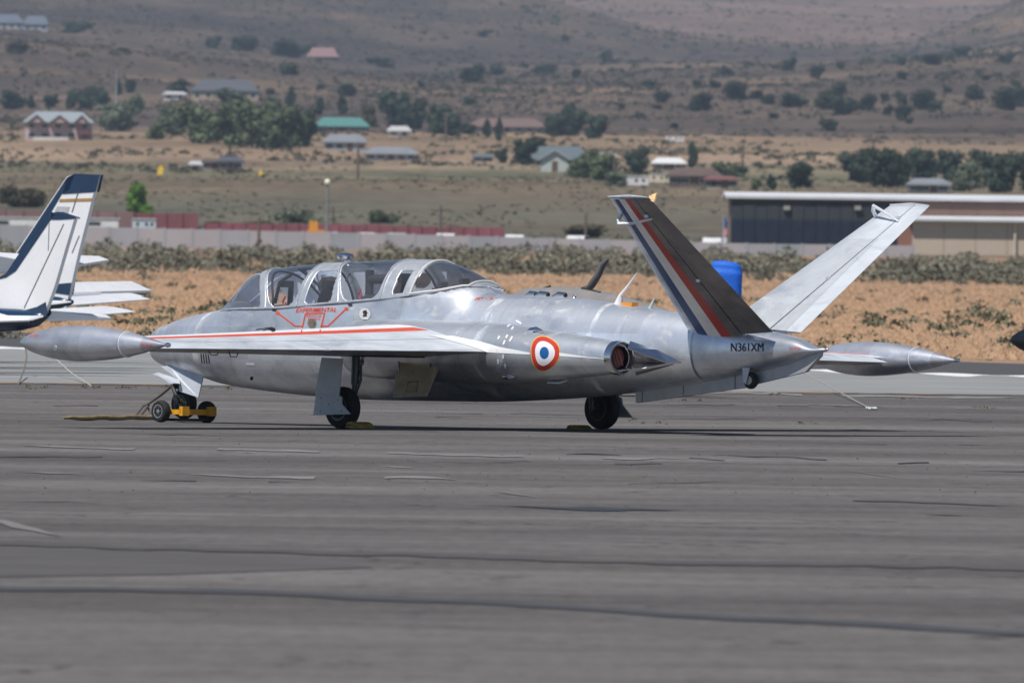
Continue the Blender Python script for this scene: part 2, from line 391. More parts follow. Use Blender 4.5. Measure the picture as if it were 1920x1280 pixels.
# ---- tarmac, concrete strip, taxiway
def tarmac_mat():
    m, n, b = nodes_of('worn_tarmac'); co = objco(n)
    big = noise_n(n, objco(n, (.35, 1, 1)), .16, 5, .6, .5); mid = noise_n(n, objco(n, (.5, 1, 1)), 1.1, 6, .65); fi = noise_n(n, co, 22, 4, .8)
    f = math_n(n, 'ADD', math_n(n, 'MULTIPLY', big, .5), math_n(n, 'ADD', math_n(n, 'MULTIPLY', mid, .32), math_n(n, 'MULTIPLY', fi, .18)))
    col = ramp(n, f, [(.36, (.078, .072, .071)), (.46, (.100, .093, .092)), (.54, (.124, .117, .115)), (.64, (.165, .157, .154))])
    # old dark seal patches
    p = ramp(n, noise_n(n, objco(n, (.12, .5, 1)), .35, 4, .6, .2), [(.56, 0.0), (.60, .45)]); col = mixc(n, p, col, (.078, .070, .068))
    # chalky wear
    p = ramp(n, noise_n(n, objco(n, (.35, 1.4, 1)), .9, 6, .7, .6), [(.66, 0.0), (.73, .55)]); col = mixc(n, p, col, (.27, .26, .255))
    # hairline cracks (cell edges) of two sizes
    for sc, wd, k in ((.28, .006, .8), (.75, .010, .5)):
        vo = N(n, 'ShaderNodeTexVoronoi', feature='DISTANCE_TO_EDGE'); vo.inputs['Scale'].default_value = sc
        ad = N(n, 'ShaderNodeVectorMath', operation='ADD'); nz = N(n, 'ShaderNodeTexNoise'); nz.inputs['Scale'].default_value = 1.2; nz.inputs['Detail'].default_value = 5
        n.links.new(co, nz.inputs['Vector']); n.links.new(co, ad.inputs[0]); n.links.new(nz.outputs['Color'], ad.inputs[1]); n.links.new(ad.outputs[0], vo.inputs['Vector'])
        e = math_n(n, 'LESS_THAN', vo.outputs['Distance'], wd)
        e = math_n(n, 'MULTIPLY', e, ramp(n, noise_n(n, co, .21 if sc < .5 else .33, 3), [(.44, 0.0), (.56, k)]))
        col = mixc(n, e, col, (.025, .024, .024))
    gr = noise_n(n, objco(n, (6, .55, 1)), 1.3, 5, .75); gm = N(n, 'ShaderNodeVectorMath', operation='MULTIPLY'); n.links.new(col, gm.inputs[0]); n.links.new(ramp(n, gr, [(.34, .87), (.5, 1.0), (.64, 1.10)]), gm.inputs[1]); col = gm.outputs[0]
    bn = noise_n(n, objco(n, (.035, .13, 1)), 1.0, 3, .5, .2); gm = N(n, 'ShaderNodeVectorMath', operation='MULTIPLY'); n.links.new(col, gm.inputs[0]); n.links.new(ramp(n, bn, [(.36, .80), (.5, 1.0), (.64, 1.2)]), gm.inputs[1]); col = gm.outputs[0]
    # small stones and specks
    sp = ramp(n, noise_n(n, co, 9, 3, .9), [(.72, 0.0), (.76, .8)]); col = mixc(n, sp, col, (.045, .043, .042))
    n.links.new(col, b.inputs['Base Color']); b.inputs['Roughness'].default_value = .95; b.inputs['Specular IOR Level'].default_value = .25
    bump(n, b, fi, .5, .012); return m
M_tarmac = tarmac_mat()
def gnd(px, py, z=0.0):
    D = F*(HC-z)/(yr_(px, py)-YH); return Vector((tx_(px, py)*D, D, z))
def sheet(name, P, m, z, kind='structure'):
    b = MB(); b.add([(p[0], p[1], z) for p in P], [tuple(range(len(P)))]); o = b.build(name, m, None, False); tag(o, kind=kind); return o
farL, farR = gnd(0, 718), gnd(1920, 741)
def ext(a, b_, k): return (a[0]+(b_[0]-a[0])*k, a[1]+(b_[1]-a[1])*k)
eL, eR = ext(farL, farR, -20), ext(farL, farR, 21)
sheet('tarmac', [(-320, -150), (320, -150), eR, eL], M_tarmac, 0)
cL, cR = gnd(0, 652), gnd(1920, 706); cLx, cRx = ext(cL, cR, -12), ext(cL, cR, 12)
cLx = (eL[0], cL[1]+ (cL[1]-cR[1])/ (cR[0]-cL[0]) * (cL[0]-eL[0]) if False else cL[1]+60); cRx = (eR[0], cR[1]-20)
M_conc = mat('pale_concrete', (.225, .232, .235), .9, 0, .16, .25, .1, .004)
wavy = []
def edge_pts(a, b_, n_, amp, sd_):
    out = []
    for k in range(n_+1):
        t = k/n_; x = a[0]+(b_[0]-a[0])*t; y = a[1]+(b_[1]-a[1])*t; out.append((x, y + amp*noise.noise(Vector((x*.9, sd_, 0))) + amp*.6*noise.noise(Vector((x*3.1, sd_, 4)))))
    return out
near = edge_pts(ext(farL, farR, -4), ext(farL, farR, 5), 360, .8, 1.1)
far_ = edge_pts(cL-(cR-cL)*1.5, cL+(cR-cL)*2.5, 360, 1.2, 5.1)
def strip(name, A, B_, m, z):
    b = MB(); n_ = len(A); b.add([(p[0], p[1], z) for p in A]+[(p[0], p[1], z) for p in B_], [(i, i+1, n_+i+1, n_+i) for i in range(n_-1)]); o = b.build(name, m, None, False); tag(o, kind='structure'); return o
strip('concrete_strip', near, far_, M_conc, .004)
tL, tR = gnd(0, 622), gnd(1920, 682)
tfar = edge_pts(tL-(tR-tL)*1.5, tL+(tR-tL)*2.5, 360, 1.6, 9.1)
strip('taxiway', far_, tfar, mat('dark_taxiway_asphalt', (.062, .060, .064), .9, 0, .2, .6), .002)
# concrete far edge: mirage sparkle painted as pale ragged lip; near edge: rusty weedy margin
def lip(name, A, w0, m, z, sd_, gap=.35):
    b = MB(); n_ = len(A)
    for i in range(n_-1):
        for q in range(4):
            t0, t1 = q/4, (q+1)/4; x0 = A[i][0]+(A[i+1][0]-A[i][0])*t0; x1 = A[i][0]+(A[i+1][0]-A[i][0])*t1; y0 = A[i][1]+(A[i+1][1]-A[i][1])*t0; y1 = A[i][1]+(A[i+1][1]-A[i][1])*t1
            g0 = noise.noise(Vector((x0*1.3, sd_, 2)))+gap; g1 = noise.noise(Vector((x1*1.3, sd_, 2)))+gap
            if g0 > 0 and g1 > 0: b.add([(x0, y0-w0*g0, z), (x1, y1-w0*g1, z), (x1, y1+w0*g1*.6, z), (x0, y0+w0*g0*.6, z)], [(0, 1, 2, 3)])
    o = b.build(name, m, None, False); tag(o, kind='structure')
lip('concrete_sparkle_edge', far_, 8.0, mat('mirage_sparkle_white', (.66, .67, .68), .9, 0, .2, 2), .009, 3.3, .5)
lip('dirt_margin', near, 1.7, mat('rusty_dirt', (.26, .17, .10), 1, 0, .3, 1.1), .008, 7.7, .35)
# tar seams, worn paint lines and a painted mirage sparkle, given as ground points
M_seam = mat('tar_seam', (.030, .032, .036), .6, 0, .35, 1.6); M_chalk = mat('worn_chalk_line', (.27, .265, .26), .95, 0, .3, 2.2); M_dpatch = mat('fresh_dark_seal', (.076, .070, .069), .9, 0, .15, .7)
def seam(name, pts, w_, m, z=.004, amp=.5, broken=0.0, seed=0, wob=.5):
    """pts: pixels on the ground of the line's middle; w_ width in metres"""
    Q = [gnd(a, c_) for a, c_ in pts]; L = []; 
    for a, c_ in zip(Q[:-1], Q[1:]):
        n_ = max(4, int(abs((c_-a).x)/.10)); L += [a.lerp(c_, k/n_) for k in range(n_)]
    L.append(Q[-1]); V = []; Fc = []; b = MB(); ok = []
    for i, p in enumerate(L):
        o_ = noise.noise(Vector((p.x*.8, seed, 1)))*amp*w_*1.2 + noise.noise(Vector((p.x*4, seed, 6)))*amp*w_*.5 + wob*(noise.noise(Vector((p.x*.7, seed, 11)))*1.4+noise.noise(Vector((p.x*3.3, seed, 12)))*.6); ww = w_*(1+amp*noise.noise(Vector((p.x*2.2, seed, 3))))/2
        e = min(1, min(i, len(L)-1-i)/6+.05); V += [(p.x, p.y+o_-ww*e, z), (p.x, p.y+o_+ww*e, z)]; ok.append(noise.noise(Vector((p.x*1.1, seed, 8)))+.5 > broken)
    for i in range(len(L)-1):
        if ok[i]: Fc.append((2*i, 2*i+2, 2*i+3, 2*i+1))
    b.add(V, Fc); o = b.build(name, m, None, False); tag(o, kind='structure'); return o
seam('tar_seam', [(-300, 1093), (0, 1104), (480, 1110), (960, 1132), (1400, 1160), (1920, 1190), (2300, 1212)], 1.1, mat('soft_tar_seam', (.050, .050, .053), .7, 0, .3, 1.2), .006, .3, seed=1)
seam('tar_seam', [(-300, 1010), (0, 1019), (480, 1034), (960, 1046), (1300, 1055), (1920, 1066), (2300, 1075)], 1.3, mat('faded_seam', (.066, .061, .060), .9, 0, .25, 1.2), .006, .5, .0, seed=2)
sheet('dark_seal_patch', [gnd(-300, 1018), gnd(0, 1026), gnd(300, 1034), gnd(620, 1050), gnd(700, 1064), gnd(300, 1078), gnd(0, 1082), gnd(-300, 1080)], M_dpatch, .004)
seam('tar_seam', [(940, 949), (1100, 953), (1280, 956)], 1.5, M_seam, .006, .6, .0, seed=3)
seam('tar_seam', [(1730, 964), (1815, 966)], 1.2, mat('faded_seam', (.066, .061, .060)), .006, .5, seed=4)
seam('tar_seam', [(260, 901), (420, 903), (560, 903)], 1.0, mat('faded_seam', (.066, .061, .060)), .006, .5, .2, seed=5)
seam('tar_seam', [(1500, 938), (1700, 941), (1920, 949)], .9, mat('faded_seam', (.066, .061, .060)), .006, .5, .3, seed=15)
seam('paint_and_sparkle_line', [(350, 890), (470, 894), (640, 896), (800, 898), (868, 902)], 1.3, mat('mid_chalk_and_sparkle', (.19, .183, .18), .95, 0, .25, 3), .006, .9, .38, seed=6)
seam('paint_and_sparkle_line', [(718, 875), (780, 879)], 1.3, M_chalk, .006, .5, seed=7)
seam('paint_and_sparkle_line', [(925, 921), (1005, 933)], 1.8, mat('faint_chalk', (.165, .158, .155), .95, 0, .2, 3), .006, .6, .1, seed=8)
seam('paint_and_sparkle_line', [(30, 886), (90, 887), (160, 889)], 1.3, mat('faint_chalk', (.165, .158, .155)), .006, .8, .2, seed=9)
seam('paint_and_sparkle_line', [(-60, 972), (0, 981), (50, 993), (115, 1006)], 1.6, mat('faint_chalk', (.165, .158, .155)), .006, .7, .1, seed=10)
seam('paint_and_sparkle_line', [(1590, 884), (1700, 899)], 1.3, mat('faint_chalk', (.165, .158, .155)), .006, .7, .2, seed=11)
seam('paint_and_sparkle_line', [(0, 836), (300, 841), (600, 847), (960, 856), (1300, 862)], 1.1, mat('mid_chalk_and_sparkle', (.19, .183, .18), .95, 0, .25, 3), .006, .9, .42, seed=12, wob=1.5)
seam('paint_and_sparkle_line', [(1150, 736), (1400, 737), (1650, 743), (1920, 747)], 3.0, mat('mid_chalk_and_sparkle', (.19, .183, .18)), .006, .9, .3, seed=13)  # heat-mirage sparkle by the concrete's near edge, painted as a pale broken line
seam('paint_and_sparkle_line', [(1200, 752), (1500, 758), (1700, 766), (1920, 768)], .9, mat('mid_chalk_and_sparkle', (.19, .183, .18)), .006, .9, .55, seed=14)
for k, (x0, x1, y, w_) in enumerate([(0, 260, 762, .4), (560, 900, 781, .3), (800, 1150, 776, .25), (1700, 1920, 791, .5), (1240, 1560, 786, .25), (1180, 1700, 760, .3), (200, 480, 817, .25), (1000, 1500, 858, .3), (1300, 1920, 862, .35), (1500, 1900, 833, .25), (-100, 300, 858, .3), (1800, 2100, 885, .3), (1100, 1400, 905, .25), (900, 1400, 868, .2), (0, 200, 945, .2)]):
    seam('tarmac_crack', [(x0, y-(x1-x0)*.006), (.5*(x0+x1), y+rng.uniform(-1, 1)), (x1, y+(x1-x0)*.006)], w_*1.5, M_seam if k % 3 else mat('faded_seam', (.066, .061, .060)), .007, 1.0, .48, seed=20+k, wob=2.2)

# ---- foliage
LEAF = {}
def leafmat(name, c, v=.35):
    if name in LEAF: return LEAF[name]
    m, n, b = nodes_of(name)
    f = noise_n(n, objco(n), 1.3, 4, .7); info = N(n, 'ShaderNodeObjectInfo')
    lo = tuple(x*(1-v) for x in c); hi = tuple(min(1, x*(1+v*1.3)) for x in c)
    col = ramp(n, f, [(.32, lo), (.68, hi)])
    hs = N(n, 'ShaderNodeHueSaturation'); n.links.new(col, hs.inputs['Color']); n.links.new(math_n(n, 'MULTIPLY_ADD', info.outputs['Random'], .5, .75), hs.inputs['Value'])
    n.links.new(hs.outputs[0], b.inputs['Base Color']); b.inputs['Roughness'].default_value = .85; b.inputs['Specular IOR Level'].default_value = .15
    LEAF[name] = m; return m
def leaf_quads(C_, sz, flat=.7):
    """numpy: one tilted quad for each centre"""
    n_ = len(C_); a = rng.normal(size=(n_, 3)); a /= np.linalg.norm(a, axis=1)[:, None]; b_ = rng.normal(size=(n_, 3)); b_[:, 2] *= flat
    b_ -= (a*b_).sum(1)[:, None]*a; b_ /= np.linalg.norm(b_, axis=1)[:, None]
    s_ = (sz*rng.uniform(.6, 1.3, n_))[:, None] if np.isscalar(sz) else (sz*rng.uniform(.6, 1.3, n_))[:, None]
    V = np.stack([C_-a*s_-b_*s_*.7, C_+a*s_-b_*s_*.4, C_+a*s_*.8+b_*s_*.8, C_-a*s_*.6+b_*s_*.6], 1).reshape(-1, 3)
    Fi = np.arange(4*n_).reshape(-1, 4); return V, Fi
def np_mesh(name, V, Fi, m):
    me = bpy.data.meshes.new(name); k = Fi.shape[1]
    me.vertices.add(len(V)); me.vertices.foreach_set('co', V.astype(np.float32).ravel())
    me.loops.add(Fi.size); me.loops.foreach_set('vertex_index', Fi.astype(np.int32).ravel())
    me.polygons.add(len(Fi)); me.polygons.foreach_set('loop_start', np.arange(0, Fi.size, k, dtype=np.int32)); me.polygons.foreach_set('loop_total', np.full(len(Fi), k, dtype=np.int32))
    me.materials.append(m); me.update(calc_edges=True); me.validate(); return me
def crown_mesh(kind, n_):
    """unit crown: height 1, width about 1, base at 0"""
    P = []
    if kind == 'round': lob = [((rng.uniform(-.26, .26), rng.uniform(-.26, .26), z), rng.uniform(.18, .28)) for z in np.linspace(.13, .80, 15)]
    elif kind == 'column': lob = [((rng.uniform(-.12, .12), rng.uniform(-.12, .12), z), .30*(1-.72*abs(z-.35)/.65)) for z in np.linspace(.16, .93, 9)]
    elif kind == 'shrub': lob = [((rng.uniform(-.34, .34), rng.uniform(-.34, .34), rng.uniform(.12, .55)), rng.uniform(.18, .34)) for _ in range(9)]
    else: lob = [((rng.uniform(-.30, .30), rng.uniform(-.3, .3), z), rng.uniform(.2, .32)) for z in np.linspace(.12, .68, 10)]
    w_ = np.array([r_**2.2 for _, r_ in lob]); w_ /= w_.sum()
    for (c_, r_), k in zip(lob, (w_*n_).astype(int)):
        d = rng.normal(size=(k, 3)); d /= np.linalg.norm(d, axis=1)[:, None]; d *= (rng.uniform(.35, 1.12, k)**.6)[:, None]*r_
        d[:, 2] *= .85; P.append(np.array(c_)+d)
    P = np.concatenate(P); P = P[P[:, 2] > .01]; 
    V, Fi = leaf_quads(P, .036); vs = []; fs = []          # solid twiggy core of every lobe, so that the crown is not see-through everywhere
    for (c_, r_) in lob:
        k0 = len(V)+sum(len(x) for x in vs); q = np.linspace(0, 2*np.pi, 6, endpoint=False); R_ = r_*.66
        rg = [np.stack([c_[0]+R_*s_*np.cos(q)*rng.uniform(.8, 1.15, 6), c_[1]+R_*s_*np.sin(q)*rng.uniform(.8, 1.15, 6), np.full(6, max(c_[2]+R_*.9*z_, .005))], 1) for z_, s_ in ((-.95, .3), (-.5, .85), (.1, 1.0), (.6, .78), (.95, .25))]
        vs.append(np.concatenate(rg)); 
        for i in range(4):
            for j in range(6): fs.append((k0+i*6+j, k0+i*6+(j+1) % 6, k0+i*6+6+(j+1) % 6, k0+i*6+6+j))
    return np.concatenate([V]+vs), np.concatenate([Fi, np.array(fs)])
TREEM = {}
def tree_proto(kind, mt, n_=1700, k=3):
    key = (kind, mt.name)
    if key not in TREEM:
        ms = []
        for _ in range(k):
            V, Fi = crown_mesh(kind, n_); ms.append(np_mesh('crown', V, Fi, mt))
        TREEM[key] = ms
    return TREEM[key]
M_bark = mat('bark', (.09, .065, .045), .95, 0, .3, 3)
tb = MB(); tb.tube([(0, 0, -.15), (.01, 0, .2), (.0, .01, .5), (.02, 0, .75)], [.035, .028, .018, .007], 7)
tb.tube([(.0, 0, .3), (.12, .03, .5)], [.014, .005], 5); tb.tube([(.0, 0, .38), (-.13, -.04, .6)], [.014, .005], 5); tb.tube([(0, 0, .45), (.03, -.13, .66)], [.012, .004], 5)
TRUNK = tb.build('trunk', M_bark).data; bpy.data.objects.remove(bpy.data.objects['trunk'])
G_ = {'dark': leafmat('dark_foliage', (.042, .062, .042)), 'mid': leafmat('green_foliage', (.085, .105, .058), .5), 'pale': leafmat('silvery_foliage', (.105, .125, .085)), 'bright': leafmat('bright_foliage', (.11, .21, .035)), 'brown': leafmat('brown_shrub_foliage', (.075, .070, .040)), 'jun': leafmat('juniper_foliage', (.036, .048, .030))}
tcount = 0
def tree(px, py, hp, wp, kind='round', tone='dark', label=None, cat='tree', group=None, trunk=True, D=None, name=None):
    p = ground_at(px, py) if D is None else Vector((tx_(px, py)*D, D, H(px, D)))
    k = p.y/F; h = hp*k; w__ = wp*k; ms = tree_proto(kind, G_[tone]); me = ms[rng.integers(len(ms))]
    rz = rng.uniform(0, 6.28)
    if trunk:
        t = empty(name or 'tree', loc=p-Vector((0, 0, .1*h*0))); t.scale = (1, 1, 1); t.rotation_euler.z = rz
        c = bpy.data.objects.new('crown', me); C.objects.link(c); c.parent = t; c.scale = (w__*1.12, w__*1.12, h*1.03)
        q = bpy.data.objects.new('trunk', TRUNK); C.objects.link(q); q.parent = t; q.scale = (w__*.8, w__*.8, h)
    else:
        t = bpy.data.objects.new(name or 'shrub', me); C.objects.link(t); t.location = p; t.rotation_euler.z = rz; t.scale = (w__*1.15, w__*1.15, h*1.08)
    tag(t, label, cat, group); return t
GH = 'trees round the valley houses'
def T(lst):
    for (px, py, hp, wp, kind, tone, label) in lst: tree(px, py, hp, wp, kind, tone, label, group=GH)
T([
 (142, 63, 28, 52, 'low', 'dark', 'dark rounded tree just right of the house high on the slope at top left'),
 (32, 102, 25, 38, 'low', 'brown', 'lone brownish bush tree below the house at the top left corner'),
 (14, 206, 38, 44, 'round', 'dark', 'dark tree at the left picture edge above the lavender house'),
 (36, 204, 24, 26, 'round', 'dark', 'small dark tree between the edge tree and the next slim one, above the lavender house'),
 (58, 204, 26, 22, 'column', 'dark', 'slim dark tree above the left gable of the lavender house'),
 (97, 200, 26, 34, 'round', 'dark', 'small dark tree above the middle of the lavender house roof'),
 (132, 203, 36, 30, 'column', 'dark', 'narrow dark tree left of the dense pair behind the lavender house'),
 (160, 206, 46, 44, 'round', 'dark', 'largest dark tree behind the right end of the lavender house'),
 (192, 206, 44, 36, 'round', 'dark', 'dark tree with a ragged top left of the white mast'),
 (222, 180, 28, 18, 'column', 'dark', 'thin dark tree right beside the white mast'),
 (243, 174, 27, 24, 'round', 'dark', 'small dark tree on the slope right of the white mast'),
 (214, 246, 56, 80, 'round', 'pale', 'broad pale green willow right of the lavender house'),
 (256, 215, 40, 34, 'round', 'mid', 'green tree standing behind the pale willow'),
 (290, 262, 40, 34, 'low', 'mid', 'low green bush tree at the left foot of the big grove'),
 (325, 255, 62, 80, 'round', 'mid', 'leftmost wide crown of the big green grove'),
 (378, 270, 78, 90, 'round', 'mid', 'tall green crown in the left half of the big grove'),
 (430, 276, 88, 96, 'round', 'mid', 'tallest green crown in the middle of the big grove'),
 (482, 279, 92, 92, 'round', 'mid', 'massive green crown right of the middle of the big grove'),
 (532, 281, 84, 86, 'round', 'mid', 'green crown near the right end of the big grove'),
 (572, 276, 76, 56, 'round', 'dark', 'dark crown closing the right end of the big grove by the teal roof'),
 (545, 216, 52, 28, 'column', 'dark', 'dark pointed tree rising behind the right of the grove'),
 (512, 214, 34, 30, 'round', 'dark', 'small dark tree behind the grove left of the pointed one'),
 (442, 216, 50, 72, 'round', 'mid', 'green tree in front of the long slate roofed ranch house'),
 (333, 179, 32, 42, 'round', 'dark', 'dark tree at the left end of the long slate roofed ranch house'),
 (600, 216, 34, 24, 'column', 'dark', 'slim dark tree left above the teal roof'),
 (641, 216, 38, 26, 'column', 'dark', 'narrow dark tree behind the middle of the teal roof'),
 (648, 182, 30, 36, 'low', 'dark', 'round dark tree on the slope above the teal roof'),
 (692, 240, 46, 34, 'round', 'brown', 'thin greyish tree at the right end of the teal roof'),
 (745, 240, 72, 66, 'round', 'dark', 'big dark tree left of a pair right of the teal roof'),
 (776, 243, 62, 50, 'round', 'dark', 'dark tree leaning into the big one above the white shed'),
 (822, 252, 60, 60, 'round', 'dark', 'dark green tree right of the white shed'),
 (851, 256, 46, 36, 'round', 'dark', 'dark bushy tree at the right end of the clump by the white shed'),
 (880, 253, 24, 24, 'low', 'dark', 'low dark bush between the clump and the long brown barn'),
 (912, 258, 34, 22, 'column', 'dark', 'thin dark tree at the left end of the long brown barn'),
 (935, 266, 44, 20, 'column', 'dark', 'dark cypress like tree in front of the long brown barn'),
 (1043, 258, 46, 52, 'round', 'dark', 'dark tree at the left of the three tree clump above the pale gable house'),
 (1078, 256, 64, 50, 'round', 'dark', 'tallest tree of the three tree clump above the pale gable house'),
 (1121, 260, 48, 50, 'round', 'dark', 'dark tree at the right of the three tree clump above the pale gable house'),
 (983, 310, 54, 48, 'round', 'dark', 'dark tree at the left wall of the pale gable house'),
 (940, 306, 30, 26, 'round', 'dark', 'small dark tree beside the low dark shed'),
 (1012, 285, 30, 34, 'round', 'brown', 'brownish tree behind the dark roof of the pale gable house'),
 (1092, 335, 54, 54, 'round', 'mid', 'green tree touching the right wall of the pale gable house'),
 (1130, 340, 54, 60, 'round', 'mid', 'green tree left of the white trailer'),
 (1195, 328, 52, 44, 'round', 'dark', 'dark tree rising behind the white and cream trailers'),
 (1158, 350, 30, 40, 'low', 'pale', 'pale bush in front of the white trailer'),
 (1298, 316, 50, 26, 'column', 'dark', 'tall thin dark tree behind the brown house right of the cream trailer'),
 (1352, 330, 32, 44, 'low', 'mid', 'low green tree left of the last valley house'),
 (1382, 332, 26, 36, 'low', 'mid', 'low green bush tree right of the last valley house'),
 (1500, 354, 52, 50, 'round', 'dark', 'dark tree above the left half of the hangar roof'),
 (1446, 356, 28, 26, 'column', 'dark', 'small pointed dark tree left above the hangar roof'),
 (1415, 357, 24, 22, 'low', 'mid', 'small green bush just above the left corner of the hangar'),
 (1612, 344, 70, 66, 'round', 'dark', 'leftmost dark tree of the long row above the hangar'),
 (1655, 352, 74, 70, 'round', 'dark', 'second dark tree of the long row above the hangar'),
 (1692, 350, 60, 46, 'round', 'dark', 'dark tree right of the second one in the row above the hangar'),
 (1732, 340, 64, 62, 'round', 'dark', 'dark tree in the middle of the row above the hangar'),
 (1776, 338, 60, 54, 'round', 'dark', 'dark tree right of the middle of the row above the hangar'),
 (1818, 360, 58, 66, 'round', 'pale', 'pale silvery tree in front of the dark row above the hangar'),
 (1845, 340, 62, 56, 'round', 'dark', 'dark tree behind the pale silvery one'),
 (1886, 362, 76, 70, 'round', 'dark', 'large dark tree near the right end of the row above the hangar'),
 (1930, 362, 80, 70, 'round', 'dark', 'dark tree cut by the right picture edge above the hangar'),
 (258, 407, 66, 48, 'round', 'bright', 'bright green young tree standing before the far red brown wall'),
 (278, 409, 30, 26, 'low', 'bright', 'bright green bush at the foot of the young green tree'),
 (30, 389, 54, 78, 'shrub', 'brown', 'big brown green bush at the left edge beyond the parked planes'),
 (550, 418, 36, 76, 'shrub', 'pale', 'wide grey green bush behind the long red fence'),
 (718, 419, 32, 48, 'shrub', 'mid', 'dark green bush behind the middle of the long red fence'),
 (404, 430, 22, 46, 'shrub', 'brown', 'olive bush at the left end of the long red fence'),
 (486, 430, 20, 46, 'shrub', 'brown', 'olive bush just right of the olive one at the red fence'),
 (1113, 448, 38, 92, 'shrub', 'brown', 'broad olive bush behind the grey wall left of the striped tail fin'),
])
GJ = 'juniper bushes dotted over the hillside'
JL = [(1243,193,26,32),(1315,210,38,40),(1382,188,38,42),(1360,143,18,22),(1420,186,18,24),(1441,196,22,24),(1490,203,30,46),(1533,146,26,28),(1545,206,40,36),(1575,179,26,26),(1577,216,42,36),(1600,208,28,24),(1628,208,35,32),(1690,196,28,24),(1695,225,32,34),(1735,206,40,46),(1752,211,24,26),(1665,216,20,20),(1824,188,32,32),(1888,208,46,44),(1914,200,42,40),(1552,246,26,34),(1692,152,20,20),(1705,233,14,14),(1480,133,26,26),(1800,107,22,32),(1886,120,20,30),(1750,122,22,36),(1215,166,18,22),(1340,166,16,20),(1307,164,16,18),(1058,78,14,14),(1690,123,18,18),(1135,116,22,22),(905,67,14,26),(720,126,20,32),(545,108,36,60),(455,96,30,50),(400,91,24,30),(543,142,26,32),(885,156,36,44),(930,142,22,30),(1020,141,22,44),(1081,148,20,18),(880,198,18,24),(700,122,12,24),(985,128,12,14),(1232,205,10,16),(1660,190,16,16),(1400,215,10,16),(1452,222,12,20),(1775,175,14,18),(1850,150,14,18),(1905,165,16,20),(1575,130,12,16),(1290,130,10,14),(1165,205,10,14),(1200,225,12,20),(1265,240,12,16),(790,165,14,14),(600,168,12,16),(505,178,12,18),(235,100,12,20),(580,98,16,20)]
ZN = [(0, 300, 'the lavender house'), (300, 560, 'the big green grove'), (560, 800, 'the teal roof'), (800, 1000, 'the long brown barn'), (1000, 1180, 'the clump of three trees'), (1180, 1380, 'the striped left fin and the yard'), (1380, 1480, 'the left corner of the hangar'), (1480, 1600, 'the left half of the hangar'), (1600, 1700, 'the leftmost trees of the row'), (1700, 1800, 'the middle of the tree row'), (1800, 1930, 'the right end of the tree row')]
ORD = ['first', 'second', 'third', 'fourth', 'fifth', 'sixth', 'seventh', 'eighth', 'ninth', 'tenth', 'eleventh', 'twelfth']
for z0, z1, nm in ZN:
    L = sorted([q for q in JL if z0 <= q[0] < z1])
    for i, (a, c_, h_, w_) in enumerate(L):
        sz = 'tiny' if h_ < 16 else 'small' if h_ < 27 else 'large'
        lab = f'{sz} dark juniper bush' + (f', {ORD[i]} from left' if len(L) > 1 else '') + f' above {nm}'
        tree(a, c_, h_, w_, 'low', 'jun', lab, 'bush', GJ, trunk=False, name='juniper_bush')

def scatter_stuff(name, n_, fpos, size, per, mt, h_k=.8, flat=.7):
    """many small leafy clumps joined into one mesh of stuff"""
    Cn = np.array([fpos() for _ in range(n_)]); sz = size[0]+(size[1]-size[0])*rng.uniform(0, 1, n_)**1.6
    Cs = np.repeat(Cn, per, 0); ss = np.repeat(sz, per)
    d = rng.normal(size=(n_*per, 3)); d /= np.linalg.norm(d, axis=1)[:, None]; d *= (rng.uniform(.3, 1, n_*per)**.5)[:, None]
    d[:, 2] = np.abs(d[:, 2])*h_k; P = Cs + d*ss[:, None]
    V, Fi = leaf_quads(P, ss*(1.15/math.sqrt(per)), flat); me = np_mesh(name, V, Fi, mt); o = bpy.data.objects.new(name, me); C.objects.link(o); tag(o, kind='stuff'); return o
def pt(px, D): return (tx_(px, 300)*D, D, H(px, D)-.05)
M_sage = leafmat('sagebrush', (.185, .182, .138), .4); M_sage2 = leafmat('dark_sagebrush', (.115, .112, .082), .4)
def belt(lo=1010, hi=1270):
    def f():
        while True:
            px = rng.uniform(-500, 2500); D = rng.uniform(lo, hi) - 35*math.sin(px/230.); x = tx_(px, 300)*D
            if noise.noise(Vector((x/3.2, D/30, 21)))+.55*noise.noise(Vector((x/11, D/60, 23))) > -.10: return pt(px, D)
    return f
scatter_stuff('sagebrush', 820, belt(1030, 1440), (.4, 1.45), 130, M_sage, .95)
scatter_stuff('sagebrush', 420, belt(1000, 1250), (.4, 1.3), 100, M_sage2, .95)
def sparse(lo, hi, clump=.15):
    def f():
        while True:
            px = rng.uniform(-600, 2600); D = 1/rng.uniform(1/hi, 1/lo); x = tx_(px, 300)*D
            if noise.noise(Vector((x/9, D/40, 5))) > clump: return pt(px, D)
    return f
scatter_stuff('low_green_brush', 330, sparse(330, 900, .12), (.10, .42), 46, leafmat('green_brush', (.155, .155, .10), .3), .9)
scatter_stuff('low_green_brush', 60, sparse(440, 560, .0), (.25, .5), 60, leafmat('green_brush', (.1, .12, .05)), .9)
scatter_stuff('low_green_brush', 75, sparse(330, 470, -.2), (.15, .42), 90, leafmat('tuft_green', (.17, .175, .12), .3), .85)
scatter_stuff('low_green_brush', 160, sparse(450, 950, .05), (.25, .6), 70, leafmat('tuft_green', (.17, .175, .12)), .85)
scatter_stuff('dry_weeds', 500, sparse(400, 1000, -.05), (.08, .35), 30, leafmat('grey_weeds', (.20, .165, .115), .25), .9)
